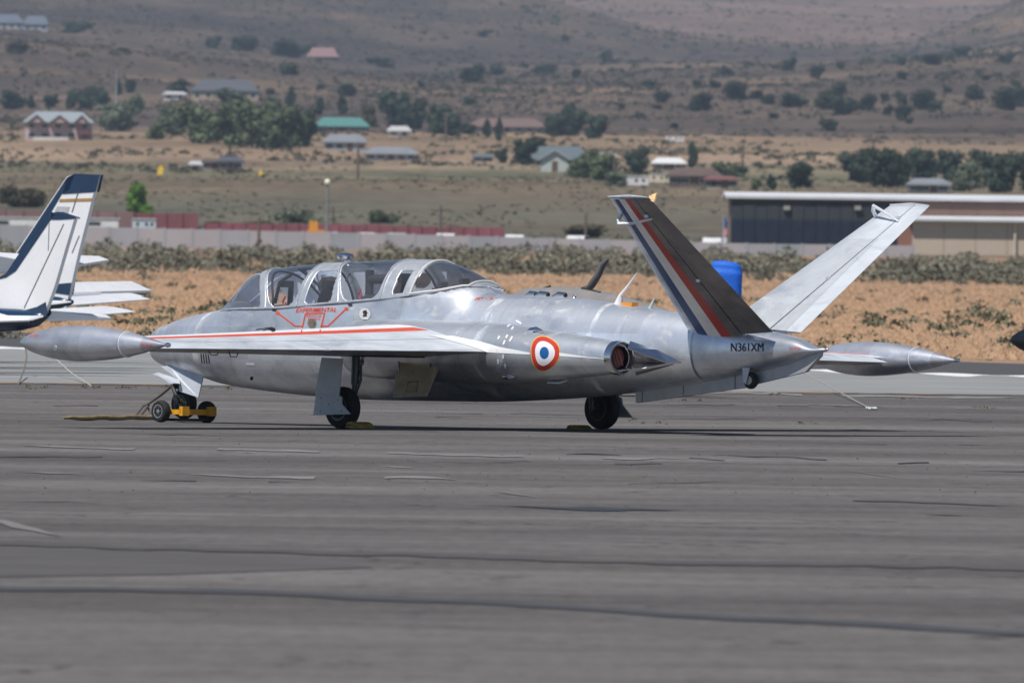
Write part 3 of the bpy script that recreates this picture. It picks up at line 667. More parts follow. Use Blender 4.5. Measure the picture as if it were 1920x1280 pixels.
# dry grass tufts: upright blades
def grass():
    n_ = 60000; px = rng.uniform(-500, 2450, n_); D = 1/rng.uniform(1/1150, 1/326, n_)
    edge = np.interp(px, [0, 1920], [tL.y+2, tR.y+2]); keep = D > edge; px, D = px[keep], D[keep]; n_ = len(px)
    X = np.array([tx_(a, 300) for a in px])*D; Z = np.array([H(a, d) for a, d in zip(px, D)])
    hgt = rng.uniform(.04, .17, n_); wd = rng.uniform(.010, .035, n_)*(1+D/500); le = rng.normal(0, 1.3, (n_, 2)); o_ = np.zeros(n_)
    A = np.stack([X-wd, D+o_, Z-.01], 1); B_ = np.stack([X+wd, D+o_, Z-.01], 1); T1 = np.stack([X+wd*.6+le[:, 0]*hgt*.6, D+np.abs(le[:, 1])*hgt, Z+hgt], 1); T2 = np.stack([X-wd*.5+le[:, 0]*hgt*.6, D+np.abs(le[:, 1])*hgt, Z+hgt*.9], 1)
    V = np.stack([A, B_, T1, T2], 1).reshape(-1, 3); me = np_mesh('dry_grass', V, np.arange(4*n_).reshape(-1, 4), leafmat('straw', (.345, .225, .142), .25)); o = bpy.data.objects.new('dry_grass', me); C.objects.link(o); tag(o, kind='stuff')
grass()
# scrub over the valley and the hillsides
def slope(lo, hi, thr=-.3, s1=60):
    def f():
        while True:
            px = rng.uniform(-300, 2250); D = rng.uniform(lo, hi); x = tx_(px, 300)*D
            if noise.noise(Vector((x/s1, D/(s1*3), 2))) > thr: return pt(px, D)
    return f
scatter_stuff('hill_scrub', 21000, slope(4300, 8300, -.25), (.35, 1.15), 8, leafmat('hill_scrub_leaf', (.085, .072, .055), .3), .8)
scatter_stuff('valley_scrub', 5200, slope(1750, 2900, -.1, 40), (.15, .5), 12, leafmat('valley_scrub_leaf', (.135, .125, .085), .3), .8)
scatter_stuff('valley_scrub', 3200, slope(2700, 4400, -.02, 50), (.3, 1.1), 14, leafmat('dark_valley_scrub_leaf', (.095, .092, .062), .3), .8)
scatter_stuff('hillside_shrubs', 900, lambda: (lambda q: q)(pt(rng.uniform(760, 2150), rng.uniform(4900, 8200))), (.8, 2.3), 34, G_['jun'], .9)
scatter_stuff('hillside_shrubs', 260, lambda: pt(rng.uniform(-250, 900), rng.uniform(4500, 8000)), (.7, 1.8), 30, G_['jun'], .9)
scatter_stuff('far_scrub', 7000, slope(8300, 12000, -.4, 90), (.6, 1.9), 7, leafmat('far_scrub_leaf', (.15, .12, .09)), .6)

# ------------------------------------------------------------------ buildings
def wallmat(n_, c): return mat(n_, c, .8, 0, .1, .6)
M_pane = mat('dark_window_pane', (.03, .04, .05), .1)
M_trim = mat('white_trim', (.7, .7, .68), .6)
def house(x0, x1, yt_, yb, wall, roof, label, rise=.42, rot=0.0, nwin=4, over=.5, depth=9, gable=False, wall2=None, storeys=1, D=None, extras=None, name='house', eave_y=None, cat='house'):
    pxm = .5*(x0+x1); p = ground_at(pxm, yb) if D is None else Vector((tx_(pxm, yb)*D, D, 0))
    if D is not None: p.z = HC + D*(YH-yr_(pxm, yb))/F
    k = p.y/F; W = (x1-x0)*k; Ht = (yb-yt_)*k; hw_ = Ht*(1-rise); W2 = W-2*over
    t = empty(name, loc=p); t.rotation_euler.z = rot; tag(t, label, cat)
    b = MB(); dz = 2.0
    if gable:
        b.slab([(-W2/2, 0, -dz), (W2/2, 0, -dz), (W2/2, 0, hw_), (0, 0, Ht-.15), (-W2/2, 0, hw_)], (0, 1, 0), .001); b.V = []; b.F = []; b.mi = []
        P = [(-W2/2, -dz), (W2/2, -dz), (W2/2, hw_), (0, Ht-.15), (-W2/2, hw_)]
        V = [(x, 0, z) for x, z in P]+[(x, depth, z) for x, z in P]; b.add(V, [(0, 1, 2, 3, 4), (9, 8, 7, 6, 5)]+[(i, i+5, (i+1) % 5+5, (i+1) % 5) for i in range(5)])
    else:
        b.box((0, depth/2, (hw_-dz)/2), (W2, depth, hw_+dz))
    b.build('wall', wall, t, False)
    b = MB(); th = .18
    if gable:
        for s in (-1, 1):
            b.slab([(s*(W/2+.1), -over, hw_-.25), (0, -over, Ht), (0, depth+over, Ht), (s*(W/2+.1), depth+over, hw_-.25)], (s*.5, 0, 1), th)
    else:
        hip = min(W*.18, depth*.5); y0, y1, ym = -over, depth+over, depth/2
        b.add([(-W/2, y0, hw_), (W/2, y0, hw_), (W/2, y1, hw_), (-W/2, y1, hw_), (-W/2+hip, ym, Ht), (W/2-hip, ym, Ht), (-W/2, y0, hw_-th), (W/2, y0, hw_-th), (W/2, y1, hw_-th), (-W/2, y1, hw_-th)],
              [(0, 1, 5, 4), (1, 2, 5), (2, 3, 4, 5), (3, 0, 4), (6, 7, 1, 0), (7, 8, 2, 1), (8, 9, 3, 2), (9, 6, 0, 3), (9, 8, 7, 6)])
    b.build('roof', roof, t, False)
    for st in range(storeys):
        for i in range(nwin):
            x = -W2/2+W2*(i+.5)/nwin; zc_ = hw_*(st+.55)/storeys; hh = min(1.2, hw_/storeys*.45)
            if storeys == 1 and i == nwin//2:
                dd = MB(); dd.box((x, -.04, min(1.0, hw_*.42)), (.95, .08, min(2.0, hw_*.84))); dd.build('door', mat('door_brown', (.12, .07, .05), .6), t, False); continue
            f = MB(); f.box((x, -.03, zc_), (1.5, .07, hh+.2)); fo = f.build('window', M_trim, t, False)
            g = MB(); g.box((x, -.08, zc_), (1.3, .05, hh)); g.build('pane', M_pane, fo, False)
    return t, W, Ht, hw_, k
Hs = house
blueroof = mat('slate_blue_roof', (.10, .12, .16), .6, 0, .1, .5); brownroof = mat('brown_roof', (.11, .075, .065), .8, 0, .15, .5); greyroof = mat('grey_roof', (.20, .215, .24), .7, 0, .1, .5)
tanw = wallmat('tan_wall', (.38, .30, .24)); lavw = wallmat('lavender_wall', (.46, .35, .37)); whitew = wallmat('white_wall', (.62, .62, .60)); darkw = wallmat('dark_wall', (.08, .065, .07)); greyw = wallmat('grey_wall', (.34, .36, .39))
Hs(-30, 46, 27, 56, greyw, blueroof, 'blue roofed pale house cut by the left picture edge high on the slope', .55, nwin=5)
Hs(42, 92, 29, 58, greyw, blueroof, 'smaller blue roofed wing right beside the top left house', .55, nwin=3)
Hs(574, 636, 89, 111, darkw, mat('pink_tile_roof', (.22, .13, .13), .8), 'low house with a broad dusty pink roof high on the slope', .8, nwin=2)
Hs(356, 488, 149, 188, tanw, mat('dark_slate_roof', (.075, .08, .10), .7), 'long ranch house with a dark slate roof and tan walls above the grove', .55, nwin=6)
Hs(303, 352, 172, 189, whitew, mat('pale_metal_roof', (.5, .5, .5), .5), 'small white outbuilding left of the long ranch house', .3, nwin=2)
t, W, Ht, hw_, k = Hs(42, 176, 210, 263, lavw, mat('grey_blue_roof', (.26, .30, .33), .55), 'two storey lavender house with grey blue gabled roof at left', .38, nwin=5, storeys=2)
for xx, ww in ((-W*.30, W*.24), (W*.02, W*.26), (W*.33, W*.2)):
    b = MB(); b.slab([(xx-ww/2, -1.6, hw_*.98), (xx+ww/2, -1.6, hw_*.98), (xx, -1.6, Ht*.80)], (0, 1, 0), .2); b.build('gable', lavw, t, False)
    b = MB()
    for s in (-1, 1): b.slab([(xx+s*ww*.56, -1.9, hw_*.92), (xx, -1.9, Ht*.84), (xx, 3, Ht*.84), (xx+s*ww*.56, 3, hw_*.92)], (s*.5, 0, 1), .35)
    b.build('gable_roof', brownroof, t, False)
b = MB(); b.box((W*.36, -1.2, hw_*.42), (W*.2, 2.2, hw_*.25)); b.build('porch', mat('dark_red_wall', (.14, .05, .05), .7), t, False)
b = MB(); b.box((-W*.1, -2.2, .0), (W*.5, .3, .9)); b.build('yard_wall', whitew, t, False)
Hs(586, 695, 219, 246, mat('rust_wall', (.28, .13, .09), .8, 0, .3, .4), mat('teal_metal_roof', (.07, .20, .185), .8), 'long building with a bright teal metal roof', .62, nwin=5)
Hs(603, 690, 251, 283, greyw, mat('grey_roof', (.20, .215, .24)), 'grey house with a grey blue roof below the teal roof', .45, nwin=4)
Hs(680, 786, 275, 301, greyw, mat('grey_roof', (.20, .215, .24)), 'lower long grey house right of the grey one below the teal roof', .5, nwin=5)
Hs(724, 772, 236, 256, mat('glossy_white_wall', (.68, .68, .68), .5), mat('pale_metal_roof', (.5, .5, .5)), 'small white shed between the dark trees right of the teal roof', .45, nwin=2)
Hs(872, 1030, 222, 248, mat('pale_tan_wall', (.42, .36, .28), .8), mat('long_brown_roof', (.15, .10, .09), .8), 'long low barn with a brown roof and pale walls', .62, nwin=7, cat='barn', name='barn')
Hs(972, 1112, 274, 309, darkw, mat('dark_teal_roof', (.10, .13, .145), .7), 'house with a broad dark blue green roof behind the pale gable', .7, nwin=3)
Hs(1008, 1072, 282, 322, mat('pale_sage_wall', (.42, .46, .45), .8), mat('pale_sage_roof', (.33, .36, .36), .7), 'pale grey green house with a single gable end', .42, gable=True, nwin=1)
Hs(884, 928, 288, 303, wallmat('dark_teal_wall', (.05, .08, .09)), mat('dark_teal_roof', (.10, .13, .145)), 'low dark teal shed left of the pale gable house', .4, nwin=2, name='shed', cat='shed')
def trailer(x0, x1, yt_, yb, mt, label, mt2=None, D=None):
    p = ground_at(.5*(x0+x1), yb) if D is None else pos(.5*(x0+x1), yb, D); k = p.y/F; W = (x1-x0)*k; Ht = (yb-yt_)*k
    t = empty('trailer', loc=p); tag(t, label, 'trailer'); b = MB(); b.box((0, 1.3, Ht*.55), (W, 2.5, Ht*.86)); b.build('body', mt, t, False)
    b = MB(); b.box((0, 1.3, Ht*.99), (W*1.02, 2.7, Ht*.06)); b.build('roof', mt2 or M_trim, t, False)
    for s in (-.28, .1, .33): b = MB(); b.box((W*s, .03, Ht*.6), (W*.1, .06, Ht*.24)); b.build('window', M_pane, t, False)
    for s in (-.3, .3):
        b = MB(); b.lathe((W*s, .0, Ht*.10), (0, 1, 0), [(0, Ht*.10), (.25, Ht*.10)], 14); b.build('wheel', M_rubber, t)
    return t
trailer(1158, 1216, 330, 350, mat('glossy_white_wall', (.68, .68, .68)), 'white trailer at the left end of the valley yard')
trailer(1217, 1256, 326, 345, mat('cream_wall', (.62, .55, .42), .7), 'cream trailer right of the white one in the valley yard')
trailer(1124, 1156, 286, 299, mat('glossy_white_wall', (.68, .68, .68)), 'small white trailer behind the green trees beside the pale gable house')
trailer(1248, 1282, 254, 267, mat('glossy_white_wall', (.68, .68, .68)), 'tiny white trailer alone on the straw field above the yard', mat('red_trim', (.3, .06, .05), .7))
Hs(1220, 1288, 296, 318, darkw, mat('white_metal_roof', (.72, .73, .74), .45), 'dark house with a bright white roof behind the cream trailer', .45, nwin=3)
Hs(1248, 1356, 314, 350, wallmat('dark_brown_wall', (.11, .075, .07)), mat('brown_roof', (.11, .075, .065)), 'dark brown house right of the cream trailer', .42, nwin=5)
Hs(1318, 1386, 330, 354, mat('cream_wall', (.62, .55, .42)), mat('dull_red_roof', (.19, .075, .065), .7), 'cream house with a dull red roof edge above the striped tail fin', .25, nwin=4)
Hs(1700, 1784, 334, 362, wallmat('pale_green_wall', (.30, .34, .32)), mat('grey_roof', (.20, .215, .24)), 'pale grey green building among the trees above the hangar', .4, nwin=4)
Hs(376, 414, 297, 318, wallmat('pale_wall', (.5, .46, .42)), mat('brown_roof', (.11, .075, .065)), 'pale shed left of the dark sheds on the straw slope', .3, nwin=2, name='shed', cat='shed')
Hs(406, 458, 293, 319, wallmat('dark_plum_wall', (.13, .09, .11)), mat('dark_slate_roof', (.075, .08, .10)), 'dark plum coloured sheds on the straw slope below the grove', .35, nwin=3, name='shed', cat='shed')
Hs(352, 380, 301, 320, wallmat('pale_wall', (.5, .46, .42)), mat('pale_metal_roof', (.5, .5, .5)), 'tiny pale hut at the left of the row of sheds on the straw slope', .35, nwin=1, name='hut', cat='hut')

# ---- perimeter wall of concrete panels
DW = 1500.0
w0 = empty('perimeter_wall', loc=(0, DW, 2.0)); tag(w0, 'long grey concrete panel wall beyond the dry grass', 'wall')
wallmats = [mat('wall_panel_a', (.31, .32, .35), .85, 0, .06, .3), mat('wall_panel_b', (.35, .34, .365), .85, 0, .06, .3), mat('wall_panel_c', (.27, .30, .335), .85, 0, .06, .3)]
pxs = -420
k_ = DW/F
i = 0
while pxs < 1700:
    w_ = 52; yt_ = np.interp(pxs, [0, 700, 1370], [434, 441, 451]); x = tx_(pxs+w_/2, 440)*DW; zt = HC+DW*(YH-yt_)/F - 2.0
    b = MB(); b.box((x, 0, zt/2-.2), (w_*k_-.06, .15, zt+.4)); b.build('panel', wallmats[int(rng.choice([0, 0, 1, 1, 2]))], w0, False)
    b = MB(); b.box((x+w_*k_/2, 0, zt/2-.17), (.28, .24, zt+.45)); b.build('post', wallmats[0], w0, False)
    pxs += w_; i += 1
# ---- things behind the wall
def fence_long(x0, x1, yt_, yb, D, m, label, name, cat, npan):
    t = empty(name, loc=(tx_(.5*(x0+x1), 420)*D, D, HC+D*(YH-yr_(.5*(x0+x1), yb))/F)); tag(t, label, cat); k = D/F; W = (x1-x0)*k; Ht = (yb-yt_)*k
    for i in range(npan):
        x = -W/2+W*(i+.5)/npan; dz = -ROLL*0; b = MB(); b.box((x, 0, Ht/2-.6+0*dz), (W/npan-.05, .3, Ht+1.2)); b.build('panel', m, t, False)
        b = MB(); b.tube([(x-W/npan/2, -.2, -1), (x-W/npan/2, -.2, Ht+.05)], .09, 6); b.build('post', m, t)
fence_long(385, 735, 420, 438, 1720, mat('crimson_sheet', (.23, .07, .09), .8, 0, .25, .4), 'left half of the long crimson sheet fence behind the grey wall', 'red_fence', 'fence', 14)
fence_long(738, 946, 426, 444, 1715, mat('crimson_sheet', (.30, .045, .075)), 'right half of the long crimson sheet fence behind the grey wall', 'red_fence', 'fence', 8)
fence_long(-60, 250, 395, 420, 1740, mat('dusty_rose_wall', (.22, .13, .13), .8, 0, .15, .3), 'dusty rose coloured wall at far left beyond the parked planes', 'rose_wall', 'wall', 9)
fence_long(252, 372, 400, 424, 1730, mat('dull_maroon_wall', (.21, .07, .08), .8, 0, .15, .3), 'dull maroon wall beside the bright green young tree', 'maroon_wall', 'wall', 4)
def car(px, D, m, label, rz=0.0, zoff=0.0):
    t = empty('parked_car', loc=(tx_(px, 430)*D, D, H(px, D)+.0)); t.rotation_euler.z = rz; tag(t, label, 'car', 'cars parked behind the grey wall')
    b = MB()
    P = [(-2.2, .35), (-2.2, .85), (-1.9, .95), (-1.2, 1.0), (-.7, 1.45), (.8, 1.47), (1.4, 1.05), (2.1, .95), (2.25, .6), (2.2, .35)]
    n_ = len(P); V = [(x, -.85, z) for x, z in P]+[(x, .85, z) for x, z in P]; b.add(V, [tuple(range(n_)), tuple(range(n_, 2*n_))[::-1]]+[(i, i+n_, (i+1) % n_+n_, (i+1) % n_) for i in range(n_)])
    b.build('body', m, t, False)
    for s in (-1, 1):
        b = MB(); b.slab([(-1.05, s*.86, 1.02), (-.65, s*.86, 1.38), (.72, s*.86, 1.4), (1.2, s*.86, 1.05)], (0, 1, 0), .03); b.build('window', M_pane, t, False)
        for x in (-1.4, 1.4): b = MB(); b.lathe((x, s*.8-.1, .33), (0, 1, 0), [(0, .33), (.2, .33)], 14); b.build('wheel', M_rubber, t)
M_carw = mat('white_car_paint', (.6, .61, .63), .15)
cl = ['white car half hidden by the grey wall below the lamp mast', 'white car in front of the left half of the crimson fence', 'pale car before the middle of the crimson fence', 'white car before the right half of the crimson fence', 'white car just past the right end of the crimson fence', 'x', 'white car left of the broad olive bush', 'white car before the broad olive bush', 'white car left of the flagpole', 'white car at the foot of the flagpole', 'white car at far left behind the parked planes', 'white car by the maroon wall']
for (a, lab, m, rz) in [q for q in zip((618, 690, 745, 838, 966, 996, 1050, 1084, 1290, 1336, 232, 312), cl, [M_carw, M_carw, mat('pale_car', (.35, .38, .38), .2)]+[M_carw]*9, (1.4, 1.3, 1.5, 1.4, 1.5, 1.6, 1.5, 1.3, 1.4, 1.5, 1.4, 1.5)) if q[0] not in (996, 1050, 1290)]: car(a, 1560+rng.uniform(0, 30), m, lab, rz)
t = trailer(-60, 222, 408, 432, mat('glossy_white_wall', (.68, .68, .68)), 'long white trailer seen between and beyond the two blue and white tail fins', D=1620)
t = trailer(248, 292, 410, 434, mat('pale_blue_panel', (.50, .56, .62), .5), 'pale blue box trailer below the bright green young tree', D=1610)
b = MB(); p = Vector((tx_(592, 430)*1570, 1570, H(592, 1570))); t = empty('loader', loc=p); tag(t, 'small orange loader beside the lamp mast behind the wall', 'loader')
b.box((0, 0, 1.3), (1.6, 1.4, .7)); b.box((-.2, 0, 2.0), (.8, 1.2, .9)); b.build('body', mat('orange_machine', (.65, .28, .03), .5), t, False)
for s in (-.6, .6): b = MB(); b.lathe((s, -.75, .5), (0, 1, 0), [(0, .5), (.3, .5)], 14); b.build('wheel', M_rubber, t)
# poles
def pole(px, yt_, yb, D, r_, m, label, arm=False, name='utility_pole', cat='pole'):
    p = pos(px, yb, D); p.z = min(p.z, H(px, D)); top = pos(px, yt_, D).z-p.z; t = empty(name, loc=p); tag(t, label, cat)
    b = MB(); b.tube([(0, 0, -.2), (0, 0, top)], [r_*1.15, r_*.8], 10); b.build('shaft', m, t)
    if arm: b = MB(); b.box((0, 0, top-.5), (1.9, .12, .12)); b.build('crossarm', m, t, False)
    return t, top
wood = mat('weathered_pole_wood', (.13, .10, .085), .9, 0, .2, 2); steel = mat('pale_steel', (.33, .35, .38), .5, .3)
t, top = pole(613, 345, 432, 1600, .14, mat('dull_steel', (.24, .24, .25), .6, .2), 'lamp mast with a bright round head rising behind the wall', name='lamp_mast', cat='lamp'); b = MB(); b.lathe((0, 0, top-.05), (0, 0, 1), [(0, .12), (.08, .27), (.3, .29), (.45, .18), (.5, .05)], 16); b.build('lamp_head', mat('lamp_head_glaze', (.8, .78, .6), .4), t)
for (a, y0, y1, D, lab) in ((485, 408, 470, 1450, 'thin pole standing in front of the wall below the left canopy'), (826, 385, 440, 1700, 'wooden pole behind the right half of the crimson fence'), (624, 388, 432, 1750, 'short wooden pole just right of the lamp mast'), (218, 132, 180, 4000, 'white mast on the slope above the pale willow'), (1392, 270, 320, 2900, 'thin wooden pole on the straw field behind the last valley house'), (836, 210, 255, 3600, 'wooden pole in front of the dark tree by the white shed'), (671, 268, 320, 2500, 'wooden pole standing below the grey houses'), (1240, 262, 300, 3300, 'wooden pole on the field behind the cream trailer'), (1152, 295, 345, 2400, 'wooden pole among the green trees left of the white trailer'), (1672, 300, 350, 2500, 'wooden pole before the dark tree row above the hangar'), (1098, 400, 445, 1700, 'thin pole behind the broad olive bush')):
    pole(a, y0, y1, D, .14 if D < 2000 else .2, wood if a != 218 else steel, lab, arm=D < 3500 and a in (826, 624, 1392, 671))
t, top = pole(1356, 398, 455, 1570, .07, steel, 'flagpole with a limp red white and blue flag beside the hangar', name='flagpole', cat='flagpole')
for q, (m, z0) in enumerate(((mat('flag_blue', (.05, .08, .25), .8), top-1.0), (mat('flag_pink', (.55, .25, .28), .8), top-1.9), (mat('flag_white', (.65, .62, .66), .8), top-2.6))):
    b = MB(); b.tube([(.1, 0, z0+.45), (.22, .05, z0+.1), (.16, 0, z0-.4)], [.08, .2, .14], 8); b.build('flag_fold', m, t)
t, top = pole(296, 312, 322, 2650, .2, wood, 'dark post with a yellow board on the dry slope', name='yellow_sign', cat='sign'); b = MB(); b.slab([(-.1, -.3, -.3), (.7, -.3, -.1), (.9, -.3, 1.1), (.5, -.3, 1.5), (0, -.3, 1.0)], (0, 1, 0), .1); b.build('board', mat('yellow_board', (.80, .55, .03), .6), t, False)
p = ground_at(490, 333); t = empty('yellow_machine', loc=p); tag(t, 'little yellow machine on the straw slope', 'machine'); b = MB(); b.box((0, 0, .5), (.8, .7, .4)); b.box((-.1, 0, .85), (.35, .5, .35)); b.build('body', mat('yellow_board', (.8, .55, .03)), t, False)
b = MB(); b.lathe((.3, -.55, .25), (0, 1, 0), [(0, .3), (.2, .3)], 12); b.build('wheel', M_rubber, t)

# ---- hangar
def hangar():
    D = 1600.0; k = D/F
    def X(px): return tx_(px, 410)*D
    def Z(px, y): return HC+D*(YH-yr_(px, y))/F
    t = empty('hangar', loc=(X(1370), D, 0)); tag(t, 'large hangar with white roof and dark blue grey front behind the right tail fin', 'hangar')
    x0 = 0; xe = X(2260)-X(1370); z0 = 1.5; zt = Z(1640, 373); xd = X(1690)-X(1370); zm = Z(1500, 412)
    up = mat('dark_grey_cladding', (.034, .037, .046), 1.0, 0, .1, .4); lo = mat('navy_cladding', (.008, .015, .034), 1.0, 0, .1, .4); br = mat('brown_cladding', (.20, .125, .10), .8, 0, .06, .3)
    n_ = 14
    for i in range(n_):
        xa = xd*i/n_; xb = xd*(i+1)/n_
        b = MB(); b.box(((xa+xb)/2, -.05-.03*(i % 2), (zm+zt)/2), (xb-xa-.05, .2, zt-zm)); b.build('upper_panel', up, t, False)
        b = MB(); b.box(((xa+xb)/2, -.15-.03*(i % 2), (z0+zm)/2), (xb-xa-.05, .2, zm-z0)); b.build('door_panel', lo, t, False)
    n_ = 12
    for i in range(n_):
        xa = xd+(xe-xd)*i/n_; xb = xd+(xe-xd)*(i+1)/n_
        b = MB(); b.box(((xa+xb)/2, 0, (z0+zt)/2), (xb-xa-.03, .2, zt-z0)); b.build('wall_panel', br, t, False)
    b = MB(); b.box((xe/2, 14, (z0+zt)/2), (xe-.3, 27.5, zt-z0-.1)); b.build('wall', br, t, False)
    b = MB(); b.slab([(-.5, -.5, zt+.02), (xe+.5, -.5, zt+.02), (xe+.5, 14, zt+.42), (-.5, 14, zt+.42)], (0, -.1, 1), .25); b.slab([(-.5, 28.5, zt+.02), (xe+.5, 28.5, zt+.02), (xe+.5, 14.05, zt+.42), (-.5, 14.05, zt+.42)], (0, .1, 1), .25)
    b.build('roof', mat('white_roof_sheet', (.62, .64, .68), .6, 0, .12, .3), t, False)
    b = MB(); b.box((xe/2, -.3, zt-.12), (xe+.6, .12, .35)); b.build('fascia', mat('rust_brown_fascia', (.14, .07, .05), .8), t, False)
    for px_ in (1475, 1608):
        b = MB(); b.box((X(px_)-X(1370), -.35, Z(px_, 390)), (.6, .3, .4)); b.build('wall_lamp', mat('lamp_housing', (.3, .3, .25), .5), t, False)
    b = MB(); b.box((xd+.35, -1.2, (Z(1690, 478)+Z(1690, 428))/2), (1.4, 1.2, Z(1690, 428)-Z(1690, 478)+.6)); b.build('corner_pier', mat('brick_brown_wall', (.24, .12, .09), .85, 0, .1, .5), t, False)
    # lean-to hall
    a = empty('side_hall', loc=(X(1708), D-6.0, 0)); tag(a, 'low beige hall with white roof edge in front of the brown hangar at right', 'building')
    zt2 = Z(1800, 413); W = X(2300)-X(1708); n_ = 10; be = mat('beige_cladding', (.47, .385, .31), .8, 0, .05, .3)
    for i in range(n_):
        b = MB(); b.box((W*(i+.5)/n_, 0, (z0+zt2)/2), (W/n_-.04, .2, zt2-z0)); b.build('wall_panel', be, a, False)
    b = MB(); b.box((W/2, 2.9, (z0+zt2)/2), (W-.2, 5.2, zt2-z0-.1)); b.build('wall', be, a, False)
    b = MB(); b.slab([(-.4, -.9, zt2-.02), (W+.4, -.9, zt2-.02), (W+.4, 5.7, zt2+.28), (-.4, 5.7, zt2+.28)], (0, -.1, 1), .2); b.build('roof', mat('white_roof_sheet', (.74, .76, .80)), a, False)
    b = MB(); b.tube([(X(1900)-X(1708), -.3, z0), (X(1900)-X(1708), -.3, zt2)], .12, 8); b.build('downpipe', mat('pale_pipe', (.55, .48, .40), .6), a)
hangar()

# ================================================================== THE JET
J = Frame(887, 179.8, .6966, roll=R(.5))
jet = empty('jet_aircraft', J.M)
tag(jet, 'silver two-seat jet trainer with butterfly tail parked in the middle of the apron', 'aircraft')

Cpix = [(283, 628), (320, 607), (370, 591), (432, 577), (505, 507), (550, 500), (620, 494), (700, 490), (760, 487.5), (800, 487.5), (830, 491), (860, 501), (899, 523), (932, 549), (965, 553), (1050, 556), (1160, 570), (1290, 589), (1400, 612), (1460, 624), (1500, 635), (1535, 652)]
Bpix = [(283, 665), (307, 684), (384, 707), (429, 721), (520, 735), (585, 742), (713, 750), (914, 753), (1056, 748), (1180, 737), (1290, 722), (1392, 703), (1480, 683), (1535, 662)]
def XZ(lst, Y=0.0):
    p = sorted(J.at(a, b, Y) for a, b in lst); return [q[0] for q in p], [q[1] for q in p]
cx_, cz_ = XZ(Cpix); bx_, bz_ = XZ(Bpix)
NOSE = 5.02; TAILX = -5.24
ctop = pchip([TAILX]+cx_+[NOSE], [.925]+cz_+[.84]); cbot = pchip([TAILX]+bx_+[NOSE], [.885]+bz_+[.82])
hw = pchip([TAILX, -5.12, -4.95, -4.55, -4.0, -3.5, -2.5, -1.5, -.3, .8, 2.0, 3.2, 3.9, 4.5, 4.85, NOSE],
           [.025, .07, .12, .175, .23, .275, .37, .46, .52, .53, .50, .45, .38, .25, .13, .015])
sill_f = pchip([-.52, -.38, -.12, .02, .16, .40, .72, 1.30, 1.75, 2.75, 3.25, 3.62],
               [1.43, 1.47, 1.50, 1.47, 1.44, 1.41, 1.37, 1.32, 1.29, 1.225, 1.215, 1.2])
X_A, X_F = 3.62, -.42                 # cockpit zone
def ring_pt(X, z_or_q, top, n_t=2.25, n_b=2.3):
    pass
def zc_f(X): return .60*ctop_body(X) + .40*cbot(X) if X < 3.0 else .45*ctop_body(X)+.55*cbot(X)
deck = lin([-.7, -.3, .8, 2.75, 3.6, 3.9], [1.40, 1.42, 1.36, 1.22, 1.2, 1.16])
def ctop_body(X):
    return min(ctop(X), deck(X)) if -.7 < X < 3.75 else ctop(X)
def zmid(X):
    k = min(max((X+3.6)/2.2, 0), 1)
    return (1-k)*(.5*ctop(X)+.5*cbot(X)) + k*(cbot(X)+.50*(min(ctop(X), 1.40)-cbot(X)))
def yside(X, z):
    """half width of the whole section (body and canopy) at height z"""
    zm = zmid(X); zt = ctop(X); zb = cbot(X); wd = hw(X)
    if z >= zm:
        q = min((z-zm)/max(zt-zm, 1e-4), 1); nn = 2.2
    else:
        q = min((zm-z)/max(zm-zb, 1e-4), 1); nn = 2.15
    return wd*max(1-q**nn, 0)**(1/nn)
def body_ring(X, n=56):
    zm = zmid(X); zt = ctop(X); zb = cbot(X); wd = hw(X); out = []
    zs = sill_f(X) if X_F < X < X_A else 9
    for k in range(n):
        q = 2*math.pi*k/n; c, s_ = math.cos(q), math.sin(q)
        nn = 2.2 if s_ >= 0 else 2.15
        y = wd*math.copysign(abs(c)**(2/nn), c)
        z = zm + (zt-zm if s_ >= 0 else zm-zb)*math.copysign(abs(s_)**(2/nn), s_)
        if z > zs:
            ys = yside(X, zs); y = max(-ys, min(ys, y)); z = zs
        out.append((X, y, z))
    return out
xs_ = list(np.arange(-3.5, 4.86, .045)) + [X_A+.001, X_A-.001, X_F+.001, X_F-.001, 4.9, 4.94, 4.97, 4.99, 5.005, NOSE]
V, Fc = loft([body_ring(x) for x in sorted(xs_)])
fus = link_mesh('fuselage', V, Fc, M_skin, jet); 
try: fus.data.set_sharp_from_angle(angle=R(40))
except Exception: pass
xs_ = list(np.arange(-5.2, -3.5, .05)) + [-3.5]
rt = [[(TAILX, y*.3, .905+(z-.905)*.3) for _, y, z in body_ring(-5.2)]] + [body_ring(x) for x in xs_]
V, Fc = loft(rt); tailc = link_mesh('tail_cone', V, Fc, M_tail, jet)
b = MB(); b.lathe((TAILX-.012, 0, .905), (1, 0, 0), [(0, .004), (.006, .012), (.02, .016), (.04, .016)], 12); b.build('tail_lamp', M_polish, jet)

